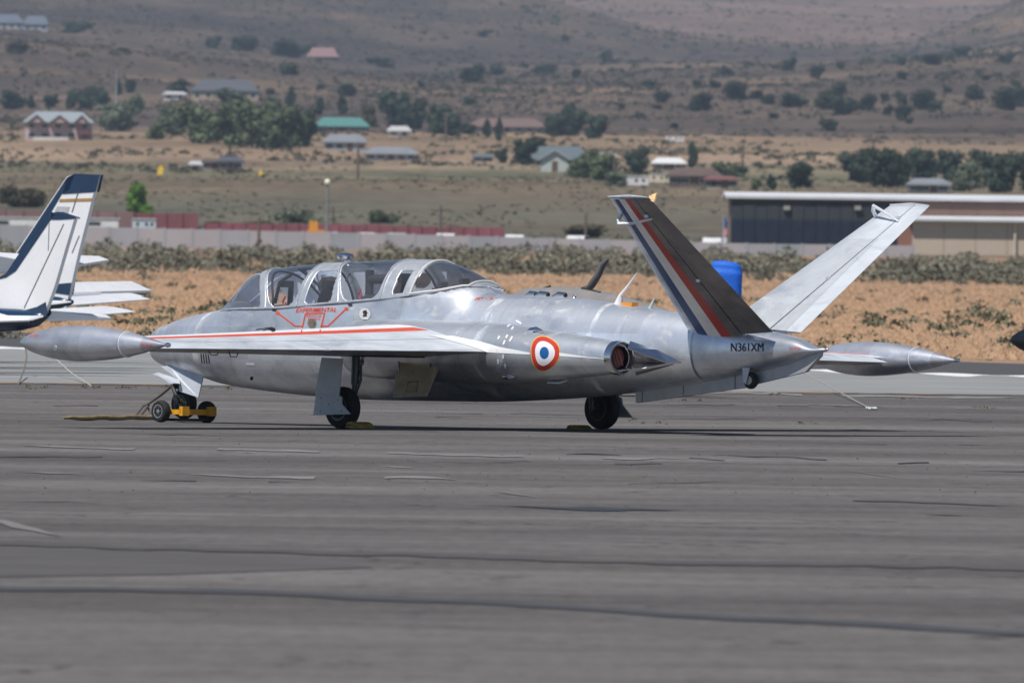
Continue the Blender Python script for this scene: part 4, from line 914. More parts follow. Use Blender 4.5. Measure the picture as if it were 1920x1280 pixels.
# ---- canopy: one shell, sorted by face into frames and panes
def canopy_pt(u, t, off=0.0):
    X = u; zs = sill_f(X); zt = max(ctop(X), zs+.002)
    h = zt-zs; y0 = yside(X, zs)
    q = t*math.pi/2                      # t -1..1, 0 is the crown
    v = math.cos(q)
    # walk the section curve by height so that it stays in line with the body below
    z = zs + h*(1-(1-v)**1.0)
    y = yside(X, z)*(1 if t > 0 else -1) if abs(t) > 1e-6 else 0.0
    n = Vector((0, y*2.6, (z-zmid(X))*.9)); n.normalize()
    return Vector((X, y, z)) + n*off, v
A1 = lambda v: 2.72+.30*v**1.6         # hoop lines: X as a function of height fraction v
A2 = lambda v: 2.30-.02*v
B1 = lambda v: 2.15+.0*v
B2 = lambda v: 1.72+.10*v
C1 = lambda v: 1.58+.30*v**1.6
C2 = lambda v: 1.00+.03*v
def rr(X, v, xf, xr, v0, rad=.13, vmax=9):
    """inside a pane with rounded lower corners"""
    f, r_ = xf(v), xr(v)
    if not (r_ < X < f) or v < v0 or v > vmax: return False
    dv = (v-v0)*.38; e = min(f-X, X-r_)
    if dv < rad and e < rad: return (rad-dv)**2+(rad-e)**2 < rad*rad
    if vmax < 2:
        dv = (vmax-v)*.38; rad *= .5
        if dv < rad and e < rad: return (rad-dv)**2+(rad-e)**2 < rad*rad
    return True
def pane_of(X, v, t):
    if rr(X, v, A1, A2, .045): return 'front_canopy_glass'
    if rr(X, v, C1, C2, .045): return 'rear_canopy_glass'
    if rr(X, v, B1, B2, .06, .05, .80): return 'middle_window'
    if rr(X, v, lambda q: .80+.03*q, lambda q: .64+.02*q, .10, .03, .72): return 'small_side_window'
    if X > 2.85+.30*v**1.6 and X < 3.66 and v > .03:
        # windscreen: a flat front pane between two side panes
        if abs(t) < .30: return 'windscreen'
        if .34 < abs(t) and v > .06: return 'windscreen'
    if -.13-.0*v < X < .53-.02*v and v > .07: return 'rear_window'
    return None
nu, nv = 330, 120
us = np.linspace(X_F, X_A, nu); ts = np.linspace(-1, 1, nv)
grid = [[canopy_pt(u, t) for t in ts] for u in us]
panes = {}; frameF = []
for i in range(nu-1):
    for j in range(nv-1):
        uc = .5*(us[i]+us[i+1]); tc = .5*(ts[j]+ts[j+1]); vc = .5*(grid[i][j][1]+grid[i][j+1][1])
        p = pane_of(uc, vc, tc)
        q = (i*nv+j, (i+1)*nv+j, (i+1)*nv+j+1, i*nv+j+1)
        (frameF if p is None else panes.setdefault(p if p not in ('middle_window', 'small_side_window') else p+('|L' if tc > 0 else '|R'), [])).append(q)
Vg = [g[0] for row in grid for g in row]
def submesh(name, faces, m, off, th=None):
    used = sorted({i for f in faces for i in f}); mp = {a: k for k, a in enumerate(used)}
    Vn = []
    for a in used:
        i, j = divmod(a, nv); Vn.append(canopy_pt(us[i], ts[j], off)[0])
    o = link_mesh(name, Vn, [tuple(mp[a] for a in f) for f in faces], m, jet)
    if th:
        md = o.modifiers.new('t', 'SOLIDIFY'); md.thickness = th; md.offset = 1
    return o
submesh('canopy_frame', frameF, M_frame, .001, .005)
for k, f in panes.items(): submesh(k.split('|')[0], f, M_glass, 0.0)
# inner hoops (dark when seen through the glass)
for fn in (A2, C2, A1):
    b = MB(); pts = []
    for t in np.linspace(-1, 1, 25):
        v = math.cos(t*math.pi/2); p, _ = canopy_pt(fn(v)-(.03 if fn is not A1 else .04), t, -.035); pts.append(p)
    b.tube(pts, .013, 8); b.build('canopy_hoop', M_dark, jet)
b = MB()   # pale sealing strip round the rear window
pts = [canopy_pt(.53, t, .014)[0] for t in np.linspace(-.97, .97, 31)]; b.tube(pts, .011, 6)
for s_ in (.97, -.97): b.tube([canopy_pt(x, s_, .014)[0] for x in np.linspace(.53, -.13, 14)], .011, 6)
b.tube([canopy_pt(-.13, t, .014)[0] for t in np.linspace(-.97, .97, 21)], .011, 6)
b.build('window_seal', mat('window_sealant', (.62, .62, .60), .6), jet)
# hoop flanges standing a little proud
for fn, dx in ((A1, .035), (A2, -.035), (C1, .035), (C2, -.035)):
    b = MB(); b.tube([canopy_pt(fn(math.cos(t*math.pi/2))+dx, t, .012)[0] for t in np.linspace(-.98, .98, 33)], .007, 6)
    b.build('canopy_rail', M_frame, jet)
# windscreen posts
for s_ in (-1, 1):
    b = MB(); b.tube([canopy_pt(x, s_*.32, .006)[0] for x in np.linspace(3.6, 3.12, 10)], .014, 6); b.build('windscreen_post', M_frame, jet)
# breather dome on the canopy roof
X0, z0 = J.at(646, 489); b = MB()
b.lathe((X0, 0, z0-.03), (0, 0, 1), [(0, .06), (.03, .042), (.042, .04), (.046, .07), (.056, .092), (.076, .100), (.094, .094), (.106, .075), (.113, .04), (.115, .01)], 28); b.build('roof_dome', M_polish, jet)
# cockpit furniture on the deck
def seat(X, zs):
    b = MB(); b.tube([(X, 0, zs-.02), (X-.02, 0, zs+.12), (X-.05, 0, zs+.22)], [.13, .10, .07], 12)
    o = b.build('ejector_seat', M_seat, jet, False); h = MB(); h.box((X-.04, 0, zs+.25), (.06, .15, .10)); h.build('headrest', M_dark, o, False)
    r = MB(); r.tube([(X+.40, .22, zs+.13), (X+.42, .24, zs+.07), (X+.38, .25, zs+.0), (X+.36, .25, zs+.06)], .012, 6); r.build('harness', M_red, o)
seat(2.28, 1.24); seat(1.12, 1.33)
def coaming(X, zs, wd, h):
    b = MB(); pts = []
    rings = []
    for dx, k in ((-.20, 1.0), (-.12, 1.05), (0, 1.0), (.14, .75), (.28, .35)):
        rings.append([(X+dx, wd*k*math.cos(q), zs-.02+h*k*max(math.sin(q), -.1)) for q in np.linspace(0, 2*math.pi, 24, endpoint=False)])
    V, Fc = loft(rings); b.add(V, Fc); b.build('instrument_coaming', M_dark, jet)
coaming(2.95, 1.20, .24, .10); coaming(1.52, 1.31, .26, .12)
b = MB()
b.tube([(1.62, 0, 1.40), (1.62, 0, 1.66)], .045, 10); b.tube([(1.62, 0, 1.56), (1.34, -.02, 1.57)], .05, 12); b.tube([(1.36, -.02, 1.57), (1.27, -.02, 1.57)], .062, 12)
b.build('periscope', M_dark, jet)
b = MB(); b.tube([(3.02, .05, 1.30), (2.9, .1, 1.52), (2.78, .05, 1.60)], .02, 8); b.tube([(2.95, -.1, 1.28), (2.88, -.05, 1.48)], .03, 8); b.box((2.9, 0, 1.5), (.08, .14, .07)); b.build('gunsight', M_dark, jet)
for xx, zz in ((.45, 1.43), (.12, 1.47)):
    b = MB(); b.box((xx, 0, zz), (.12, .30, .10)); b.box((xx-.05, .1, zz+.08), (.06, .10, .07)); b.build('radio_tray', M_dark, jet, False)
b = MB(); b.tube([(1.8, .12, 1.62), (1.82, .16, 1.54), (1.80, .12, 1.50), (1.78, .08, 1.56), (1.8, .12, 1.62)], .008, 6); b.build('cable', M_black, jet)

# ---- engine nacelles
def nacelle(s):
    nc = [(1.22, .60, .84, .20, .25), (1.12, .61, .84, .27, .285), (.9, .62, .83, .335, .305), (.3, .62, .82, .385, .32), (-.6, .63, .81, .41, .325),
          (-1.3, .64, .80, .385, .305), (-2.0, .67, .79, .30, .25), (-2.6, .705, .785, .215, .195), (-2.92, .725, .78, .165, .16)]
    X_ = [q[0] for q in nc][::-1]; f = [pchip(X_, [q[k] for q in nc][::-1]) for k in range(1, 5)]
    def ring(X, k=1.0, n=48):
        yc, zc, ry, rz = [g(X) for g in f]
        out = []
        for i in range(n):
            q = 2*math.pi*i/n; c, s_ = math.cos(q), math.sin(q); nn = 2.15
            out.append((X, s*(yc+ry*k*math.copysign(abs(c)**(2/nn), c)), zc+rz*k*math.copysign(abs(s_)**(2/nn), s_)))
        return out
    xs = list(np.arange(-2.92, 1.2, .05))+[1.2, 1.22]
    rings = [ring(x) for x in xs]
    # rolled intake lip, then the duct; rolled jet pipe lip, then the pipe
    rings += [[(x+.015, y, z) for x, y, z in ring(1.22, .94)], [(x, y, z) for x, y, z in ring(1.2, .88)], [(x-.5, y, z) for x, y, z in ring(1.22, .8)]]
    rings = [ring(-2.92, .80)] + [[(x-.012, y, z) for x, y, z in ring(-2.92, .9)]] + rings
    rings = [[(x+.22, y, z) for x, y, z in ring(-2.92, .78)]] + rings
    if s < 0: rings = [r[::-1] for r in rings]
    V, Fc = loft(rings, False, True)
    if s < 0: pass
    o = link_mesh('engine_nacelle', V, Fc, M_nac, jet)
    # ring and plug
    yc, zc, ry, rz = [g(-2.92) for g in f]
    b = MB(); b.lathe((-2.955, s*yc, zc), (1, 0, 0), [(0, ry*.98), (.0, ry*1.06), (.05, ry*1.1), (.09, ry*1.08), (.09, ry*.86), (.0, ry*.86)], 32)
    b.V = b.V; b.F = b.F[:-2]; b.mi = b.mi[:-2]; b.build('exhaust_ring', M_polish, jet)
    b = MB(); b.lathe((-2.93, s*yc, zc), (1, 0, 0), [(0, ry*.84), (.3, ry*.74), (.3, ry*.70), (.01, ry*.80)], 28); b.F = b.F[:-2]; b.mi = b.mi[:-2]; b.build('jet_pipe', mat('sooty_pipe', (.05, .045, .045), .35, .8, .3, 9), jet)
    b = MB(); b.lathe((-2.875, s*yc, zc), (1, .0, 0), [(0, .005), (-.012, .05), (-.006, .10), (.03, ry*.80), (.06, ry*.80)], 28)
    b.build('exhaust_plug', M_plug, jet)
    b = MB(); 
    for q in (-.05, 0, .045): b.tube([(-2.885, s*yc+q+.04, zc+.07), (-2.885, s*yc+q-.03, zc-.08)], .008, 6)
    b.build('plug_fold', mat('exhaust_plug_light', (.28, .13, .11), .8), jet)
    # fairing aft of the jet pipe: upper and lower plates running to a point on the fuselage side, dark wall between
    def PP(px_, py_, Y):
        X, z = J.at(px_, py_, Y); return Vector((X, s*Y, z))
    b = MB(); b.slab([PP(1181, 640, .56), PP(1230, 656, .47), PP(1277, 679, .34), PP(1252, 681, .46), PP(1215, 668, .60), PP(1176, 653, .74)], (0, .5, 1), .014); b.build('fairing_plate', M_polish, jet, False)
    b = MB(); b.slab([PP(1166, 694, .74), PP(1205, 691, .62), PP(1252, 681.5, .46), PP(1277, 680, .34), PP(1235, 683, .38), PP(1185, 684, .46)], (0, .3, 1), .012); b.build('fairing_plate', M_polish, jet, False)
    b = MB(); b.slab([PP(1168, 650, .44), PP(1274, 680, .35), PP(1172, 692, .46)], (0, 1, 0), .02); b.build('fairing_wall', mat('scorched_metal', (.12, .11, .11), .35, .9, .3, 8), jet, False)
    b = MB(); b.slab([PP(1190, 697, .60), PP(1262, 682.5, .40), PP(1240, 689, .42), PP(1192, 703, .52)], (0, .6, 1), .012); b.build('fairing_skirt', M_under, jet, False)
    return o, f
nacL, nf = nacelle(1); nacR, _ = nacelle(-1)

# ---- lifting surfaces
def foil(c0, c1, n=14, up=True, lowk=1.0):
    q = [c0+(c1-c0)*(1-math.cos(math.pi*k/n))/2 if c0 == 0 else c0+(c1-c0)*k/n for k in range(n+1)]
    return q
def yt(x): return 5*(.2969*math.sqrt(max(x, 0))-.126*x-.3516*x*x+.2843*x**3-.1015*x**4)
def surface(name, secs, mats, zone, parent, c0=0.0, c1=1.0, n=18, stations=None, smooth=True):
    """secs: dicts with LE point, TE point, 'up' unit vector, thickness ratio. zone(c, upper, span) -> material index"""
    cs = stations or foil(c0, c1, n); rings = []; 
    for sct in secs:
        le, te, up, tk = Vector(sct[0]), Vector(sct[1]), Vector(sct[2]), sct[3]; ch = (te-le).length; r = []
        cam_ = sct[4] if len(sct) > 4 else 0
        for c in cs: r.append(le.lerp(te, c) + up*(yt(c)*tk*ch + cam_*ch*4*c*(1-c)))
        for c in cs[::-1]: r.append(le.lerp(te, c) + up*(-yt(c)*tk*ch + cam_*ch*4*c*(1-c)))
        rings.append(r)
    m = len(rings[0]); V, Fc = loft(rings); mi = []
    for i in range(len(rings)-1):
        for k in range(m):
            upper = k < len(cs)-1
            kk = k if upper else (m-2-k)
            c = .5*(cs[min(max(kk, 0), len(cs)-2)]+cs[min(max(kk, 0)+1, len(cs)-1)])
            mi.append(zone(c, upper, (i+.5)/(len(rings)-1)))
    mi += [0, 0]
    o = link_mesh(name, V, Fc, None, parent, smooth, mats, mi)
    try: o.data.set_sharp_from_angle(angle=R(45))
    except Exception: pass
    return o
def wing_secs(s, ys):
    out = []
    for y in ys:
        u = (y-.55)/(5.62-.55)
        le = .98+(.25-.98)*u; te = -1.30+(-.72+1.30)*u
        zt_ = .820+(.785-.820)*u; inc = math.tan(R(2.3-1.0*u))
        ch = le-te
        out.append(((le, s*y, zt_+ch*inc), (te, s*y, zt_), (0, 0, 1), .16-.03*u, .018))
    return out
wcs = [0, .003, .012, .03, .06, .1, .15, .22, .3, .38, .45, .52, .565, .63, .70, .765]
wys = [.35, .55, .96]+list(np.linspace(1.2, 5.62, 14))
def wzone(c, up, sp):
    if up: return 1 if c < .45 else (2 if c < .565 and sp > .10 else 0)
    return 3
def wing(s):
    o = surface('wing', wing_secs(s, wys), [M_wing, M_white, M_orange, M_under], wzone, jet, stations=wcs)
    z2 = lambda c, up, sp: 0 if up else 1
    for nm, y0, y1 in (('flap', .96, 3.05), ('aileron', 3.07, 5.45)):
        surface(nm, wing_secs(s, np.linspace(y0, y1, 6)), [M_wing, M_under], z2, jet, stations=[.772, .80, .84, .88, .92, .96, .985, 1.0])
    # tank
    b = MB(); L0, L1 = .78, -1.48; prof = []
    for k in range(41):
        u = k/40; x = L0+(L1-L0)*u
        r = .186*(math.sin(math.pi*min(u/.40, 1)/2)**.62 if u < .40 else (1-((u-.40)/.60)**2.0)**1.0*.93+.07*(1-(u-.4)/.6))
        prof.append((x, max(r, .004)))
    b.lathe((0, s*5.78, .822), (1, 0, 0), prof, 40); t = b.build('tip_tank', M_tank, jet)
    b = MB(); b.lathe((L1-.02, s*5.78, .822), (1, 0, 0), [(0, .008), (.01, .02), (.04, .026), (.07, .02)], 14); b.build('tank_tail_cap', M_polish, t)
    b = MB(); b.lathe((.05, s*(5.78+.165), .77), (0, s, -.3), [(0, .03), (.012, .03), (.014, .02)], 16); b.build('filler_cap', M_frame, t)
    # thin sealing ring
    b = MB(); rx = -.86; b.lathe((rx, s*5.78, .822), (1, 0, 0), [(-.003, .120), (-.003, .1375), (.003, .1385), (.003, .12)], 32); b.build('tank_ring', M_white, t)
    # small loops below the trailing edge
    for yy, L in ((4.30, .035), (4.02, .05)):
        q = wing_secs(s, [yy])[0]; x, z = -.55, q[1][2]-.03
        b = MB(); b.tube([(x+.05, s*yy, z), (x+.02, s*yy, z-L), (x-.04, s*(yy-.03), z-L), (x-.06, s*(yy-.03), z-.01)], .006, 6); b.build('aileron_link', M_black, jet)
    return t
tankL = wing(1); tankR = wing(-1)

# ---- butterfly tail
DI = math.atan2(1.42, 1.95)
def fin(s):
    def P(X, r_): return (X, s*(.10+r_*math.cos(DI)), 1.0+r_*math.sin(DI))
    up = (0, -s*math.sin(DI), math.cos(DI)); rt = 2.42
    # leading and trailing edges read along the fin
    le = lin([0, rt], [-3.37, -4.09]); te = lin([0, rt], [-4.64, -4.66])
    ys = list(np.linspace(.10, rt, 10)); secs = [(P(le(r_), r_), P(te(r_), r_), up, .085) for r_ in ys]
    st = [0, .004, .015, .04, .09, .13, .19, .25, .33, .40, .46, .52, .58, .64]
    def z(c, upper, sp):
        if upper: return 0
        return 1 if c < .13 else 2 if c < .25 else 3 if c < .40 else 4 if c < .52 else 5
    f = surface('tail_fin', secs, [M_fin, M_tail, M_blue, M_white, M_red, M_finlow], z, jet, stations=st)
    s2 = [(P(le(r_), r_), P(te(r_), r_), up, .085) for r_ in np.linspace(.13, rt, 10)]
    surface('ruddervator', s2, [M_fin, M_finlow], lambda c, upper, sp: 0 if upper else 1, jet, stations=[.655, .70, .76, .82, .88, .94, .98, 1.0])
    surface('hinge_strip', [(P(le(r_), r_), P(te(r_), r_), up, .055) for r_ in np.linspace(.12, rt-.02, 6)], [M_dark], lambda c, u_, sp: 0, jet, stations=[.60, .64, .66, .70])
    # tip cap
    b = MB(); b.tube([Vector(P(le(rt)+.02, rt+.01)), Vector(P((le(rt)+te(rt))/2, rt+.02)), Vector(P(te(rt)+.02, rt+.01))], [.008, .020, .004], 10); b.build('fin_tip', M_fin, jet)
    # mass balance hoop standing off the fin near its tip
    for side in (-1,) if s > 0 else (1,):
        U = Vector(up)*side
        a = Vector(P(-4.08, 2.18)); c_ = Vector(P(-4.47, 2.10))
        b = MB(); b.tube([a+U*.01, a+U*.10+Vector((.0, 0, 0)), a+U*.16+Vector((-.04, 0, 0)), (a+c_)/2+U*.12, c_+U*.03], [.022, .022, .022, .015, .012], 8); b.build('balance_arm', M_fin, jet)
    # hinge brackets
    for r_ in (1.05, 2.15):
        X = le(r_)+(te(r_)-le(r_))*.65; U = Vector(up)*(-s*1 if s > 0 else 1); b = MB(); b.box(Vector(P(X, r_))+U*.035, (.05, .025, .03)); b.build('hinge_bracket', M_frame, jet, False)
    # small trim horn
    if s > 0:
        b = MB(); p = Vector(P(te(rt)+.03, rt-.05)); U = Vector(up)
        b.slab([p, p+Vector((-.08, 0, 0))-U*.02, p+Vector((-.05, 0, 0))+U*.10, p+Vector((.04, 0, 0))+U*.06], (0, 1, .2), .02); b.build('tip_plate', mat('faded_tip_paint', (.62, .42, .22), .5, 0, .4, 20), jet, False)
fin(1); fin(-1)

# ---- ventral fin, tail bumper
vp = [(1194, 728), (1392, 697), (1540, 657), (1539, 667), (1512, 697), (1421, 719), (1396, 727), (1195, 755)]
seam_px = [1194, 1206, 1284, 1380, 1421, 1540]
Pv = [J.at(a, b_, 0) for a, b_ in vp]
b = MB(); b.slab([(x, 0, z) for x, z in Pv], (0, 1, 0), .05); b.build('ventral_fin', mat('ventral_fin_paint', (.40, .42, .45), .45, .3, .12, 6), jet, False)
for px_, y0, y1 in ((1207, 734, 753), (1284, 720, 741), (1381, 703, 728)):
    (xa, za), (xb, zb) = J.at(px_, y0), J.at(px_, y1); b = MB(); b.tube([(xa, .027, za), (xb, .027, zb)], .004, 4); b.build('ventral_seam', M_black, jet)
X0, z0 = J.at(1407, 713, .10)
b = MB(); b.lathe((X0, .06, z0), (0, 1, 0), [(0, .05), (.0, .075), (.02, .088), (.05, .088), (.07, .075), (.07, .05)], 28); tw = b.build('bumper_wheel', M_rubber, jet)
b = MB(); b.lathe((X0, .125, z0), (0, 1, 0), [(0, .05), (.012, .045), (.014, .01)], 20); b.build('rim', M_hub, tw)
b = MB(); b.slab([(X0-.03, .15, z0+.13), (X0+.07, .15, z0+.13), (X0+.06, .15, z0-.01), (X0+.02, .15, z0-.04)], (0, 1, 0), .012); b.build('bumper_fork', M_door, jet, False)

# ---- undercarriage
def wheel(name, c, Y_out, r, wd, parent, hub=M_hub, n=40):
    c = Vector(c)
    rc = r*.62
    b = MB(); b.lathe(c, (0, Y_out, 0), [(-wd/2, rc), (-wd/2*.98, rc+.03), (-wd*.42, r*.93), (-wd*.25, r*.985), (0, r), (wd*.25, r*.985), (wd*.42, r*.93), (wd/2*.98, rc+.03), (wd/2, rc)], n)
    o = b.build(name, M_rubber, parent)
    b = MB(); b.lathe(c, (0, Y_out, 0), [(wd*.46, rc*1.0), (wd*.52, rc*.98), (wd*.50, rc*.82), (wd*.34, rc*.74), (wd*.34, rc*.40), (wd*.5, rc*.30), (wd*.52, .01)], 28); h = b.build('rim', hub, o)
    b = MB()
    for k in range(6):
        q = k*math.pi/3; b.lathe(c+Vector((math.cos(q)*rc*.6, Y_out*wd*.35, math.sin(q)*rc*.6)), (0, Y_out, 0), [(0, .012), (.02, .012)], 8)
    b.build('rim_bolt', M_strut, o)
    return o
dzL = -.018; M_hubd = mat('dull_wheel_hub', (.10, .13, .15), .5, .5, .3, 12)
wheel('main_wheel', (0, 1.90, .222+dzL), 1, .222, .145, jet, M_hubd)
wheel('main_wheel', (0, -1.90, .222-dzL), 1, .222, .145, jet, mat('dark_wheel_hub', (.035, .04, .045), .6, .2))
for s in (1, -1):
    b = MB(); b.tube([(0, s*1.72, .80), (0, s*1.73, .45)], .045, 12); b.tube([(0, s*1.73, .5), (0, s*1.75, .24)], .03, 12); b.tube([(0, s*1.75, .24), (0, s*1.9, .222)], .03, 10)
    b.tube([(-.05, s*1.70, .66), (-.09, s*1.73, .5), (-.03, s*1.75, .33)], .014, 8); b.build('main_gear_leg', M_strut, jet)
    b = MB(); b.tube([(-.06, s*1.66, .76), (-.02, s*1.72, .58)], .018, 8); b.tube([(-.08, s*1.70, .70), (-.11, s*1.74, .66)], .018, 8); b.build('gear_actuator', M_frame, jet)
# outer leg doors: facing outboard and a little aft
def door(name, pix, Y, mt, th=.015, parent=jet, dy=None):
    P = []
    for i, (a, c_) in enumerate(pix):
        yy = Y + (dy[i] if dy else 0); X, z = J.at(a, c_, yy); P.append((X, yy, z))
    n_ = (Vector(P[1])-Vector(P[0])).cross(Vector(P[2])-Vector(P[0]))
    b = MB(); b.slab(P, n_, th); return b.build(name, mt, parent, False)
door('gear_leg_door', [(603, 670), (642, 672), (635, 743), (591, 739)], 2.06, M_door)
o = door('wheel_door', [(593, 738), (640, 743), (641, 757), (657, 776), (588, 778)], 2.09, M_door)
b = MB()
for a, c_ in ((601, 746), (633, 749), (600, 770), (640, 771), (616, 758)):
    X, z = J.at(a, c_, 2.1); b.lathe((X, 2.098, z), (0, 1, 0), [(0, .008), (.004, .006)], 8)
b.build('door_screw', M_strut, o)
# same doors on the far leg
b = MB(); b.slab([(.28, -2.06, .76), (-.06, -2.06, .76), (-.10, -2.06, .36), (.28, -2.06, .37)], (0, 1, 0), .015); b.build('gear_leg_door', M_door, jet, False)
b = MB(); b.slab([(.29, -2.09, .38), (-.10, -2.09, .36), (-.12, -2.09, .28), (-.27, -2.09, .15), (.30, -2.09, .15)], (0, 1, 0), .015); b.build('wheel_door', M_door, jet, False)
# inner doors, tan inside
o = door('inner_gear_door', [(751, 680), (815, 677), (819, 694), (799, 743), (738, 745), (743, 700)], .98, M_tan, .022, dy=[0, 0, 0, .16, .16, .04])
b = MB(); q = [J.at(a, c_, 1.09)+(0,) for a, c_ in ((768, 716), (786, 714), (784, 733), (764, 735))]
b.tube([(x, 1.115+(.735-z)*.3*0, z) for x, z, _ in q+[q[0]]], .005, 6); b.build('access_panel', mat('tan_panel_edge', (.20, .16, .11), .7), o)
for a, c_ in ((748, 690), (808, 683)):
    X, z = J.at(a, c_, 1.0); b = MB(); b.tube([(X+.03, .98, z+.08), (X-.02, 1.02, z-.03)], .012, 6); b.build('door_hinge', M_polish, o)
b = MB(); b.slab([(.3, -.98, .72), (-.28, -.98, .70), (-.30, -1.14, .34), (.2, -1.14, .34)], (0, 1, 0), .02); b.build('inner_gear_door', M_tan, jet, False)
# dark wheel bays let into the belly
for s in (1, -1):
    b = MB(); b.box((0, s*1.45, .755), (.62, .9, .03)); b.build('wheel_bay', M_dark, jet, False)
# nose leg
NX, NZ = J.at(345, 752, 0)
wheel('nose_wheel', (NX, 0, .20), 1, .160, .12, jet, M_hubd)
b = MB()
lx, lz = J.at(322, 716, 0.0)
b.tube([(NX+.10, 0, .56), (NX+.10, 0, .40), (NX+.06, .0, .36)], .034, 12); b.tube([(NX+.09, .085, .38), (NX, .085, .222)], .022, 10); b.tube([(NX+.09, -.085, .38), (NX, -.085, .222)], .022, 10)
b.tube([(NX+.09, -.1, .385), (NX+.09, .1, .385)], .026, 10); b.tube([(NX, -.1, .222), (NX, .1, .222)], .018, 10); b.box((NX-.0, 0, .40), (.10, .07, .04)); b.build('nose_leg', M_strut, jet)
door('nose_gear_door', [(302, 687), (318, 685), (381, 705), (372, 745), (336, 733), (336, 712)], .17, M_white if False else mat('pale_door_paint', (.46, .50, .56), .45, .1, .1, 7), .014, dy=[-.02, -.02, 0, .05, .05, .03])
door('nose_gear_door', [(286, 701), (296, 698), (336, 711), (337, 719), (318, 718), (300, 706)], .22, mat('pale_door_paint', (.46, .50, .56)), .012, dy=[0, 0, 0, .05, .05, .03])

# ---- antennas and small fittings on the spine
def ray_down(X, Y=0.0): return ctop(X)
X0, _ = J.at(1075, 560); zt = ctop(X0); b = MB(); b.lathe((X0, 0, zt-.01), (0, 0, 1), [(0, .03), (.02, .022), (.03, .006)], 12)
Xw, zw = J.at(1098, 507); b.tube([(X0, 0, zt), (Xw, 0, zw)], [.005, .0025], 6); b.build('whip_antenna', M_polish, jet)
X0, _ = J.at(1158, 572); zt = ctop(X0); X1, z1 = J.at(1192, 512)
b = MB(); b.tube([(X0+.0, 0, zt-.02), (X0-.03, 0, zt+.09), ((X0+X1)/2-.01, 0, (zt+z1)/2+.03), (X1, 0, z1)], [.055, .022, .014, .005], 10); b.build('blade_antenna', M_acwhite, jet)
X0, _ = J.at(1179, 572); b = MB(); b.box((X0, 0, ctop(X0)+.012), (.16, .09, .035)); b.build('amber_beacon', M_amber, jet, False)
X0, _ = J.at(1217, 578); X1, z1 = J.at(1225, 559); b = MB(); b.tube([(X0, 0, ctop(X0)-.01), (X1, 0, z1)], [.022, .006], 8); b.build('spine_antenna', mat('pale_teal_antenna', (.45, .55, .55), .4), jet)
for px_, wd_ in ((997, .16), (1016, .22), (1050, .2)):
    X0, _ = J.at(px_, 555); b = MB(); b.tube([(X0+wd_/2, .03, ctop(X0)-.005), (X0, .03, ctop(X0)+.018), (X0-wd_/2, .03, ctop(X0)+.012)], [.012, .035, .032], 12); o = b.build('spine_scoop', M_polish, jet)
    b = MB(); b.lathe((X0-wd_/2-.002, .03, ctop(X0)+.012), (-1, 0, 0), [(0, .026), (.003, .024)], 12); b.build('scoop_mouth', M_black, o)
# two cone shaped blisters on the nacelle side, a step, an air scoop
def nac_y(X, z, f=nf):
    yc, zc, ry, rz = [g(X) for g in f]; q = min(abs(z-zc)/rz, 1); return yc+ry*max(1-q**2.15, 0)**(1/2.15)
for (a, c_, L, r_) in ((985, 620, .26, .045), (952, 706, .20, .032)):
    X, z = J.at(a, c_, .95 if c_ < 650 else .9); y = nac_y(X, z)
    b = MB(); b.lathe((X+L*.5, y+.012, z), (-1, .04, 0), [(0, .004), (L*.25, r_*.8), (L*.55, r_), (L*.6, r_*.98), (L, .008)], 16); b.build('blister', M_polish, jet)
b = MB(); X, z = J.at(1030, 716, .8); b.slab([(X+.12, nac_y(X, z), z+.02), (X-.12, nac_y(X, z), z+.02), (X-.08, nac_y(X, z)+.07, z-.01), (X+.10, nac_y(X, z)+.07, z-.01)], (0, 0, 1), .01); b.build('drain_lip', M_frame, jet, False)

# ---- everything painted on the skin: thin meshes laid on the surface
bpy.context.view_layer.update()
tv, tf = [], []
for o in [c for c in jet.children if c.name.split('.')[0] in ('fuselage', 'tail_cone', 'engine_nacelle', 'tip_tank', 'wing', 'flap', 'aileron', 'canopy_frame')]:
    k = len(tv); tv += [o.matrix_world @ v.co for v in o.data.vertices]; tf += [tuple(i+k for i in p.vertices) for p in o.data.polygons]
BV = BVHTree.FromPolygons(tv, tf); Minv = J.M.inverted(); CAMP = Vector((0, 0, HC))
def on_skin(px, py, off=.003):
    d = pos(px, py, 100)-CAMP; d.normalize()
    h = BV.ray_cast(CAMP + d*150, d)
    if h[0] is None: return None
    n = h[1] if h[1].dot(d) < 0 else -h[1]
    return Minv @ (h[0]+n*off)
def decal_mesh(name, P2, Fc, m, off=.003, parent=jet):
    V = [on_skin(a, c_, off) for a, c_ in P2]; Fc = [f for f in Fc if all(V[i] is not None for i in f)]
    Fc = [f for f in Fc if max((V[i]-V[f[0]]).length for i in f) < .45]
    V = [v if v is not None else Vector((0, 0, .8)) for v in V]
    return link_mesh(name, V, Fc, m, parent)
def stripe(name, pts, wd, m, off=.003):
    P = []; Fc = []; q = []
    for (a, c_) in zip(pts[:-1], pts[1:]):
        n = max(2, int(math.dist(a, c_)/4)); q += [(a[0]+(c_[0]-a[0])*k/n, a[1]+(c_[1]-a[1])*k/n) for k in range(n)]
    q.append(pts[-1])
    for i, p in enumerate(q):
        a = q[max(i-1, 0)]; c_ = q[min(i+1, len(q)-1)]; L = math.dist(a, c_) or 1; nx, ny = -(c_[1]-a[1])/L, (c_[0]-a[0])/L
        P += [(p[0]+nx*wd/2, p[1]+ny*wd/2), (p[0]-nx*wd/2, p[1]-ny*wd/2)]
    Fc = [(2*i, 2*i+1, 2*i+3, 2*i+2) for i in range(len(q)-1)]
    return decal_mesh(name, P, Fc, m, off)
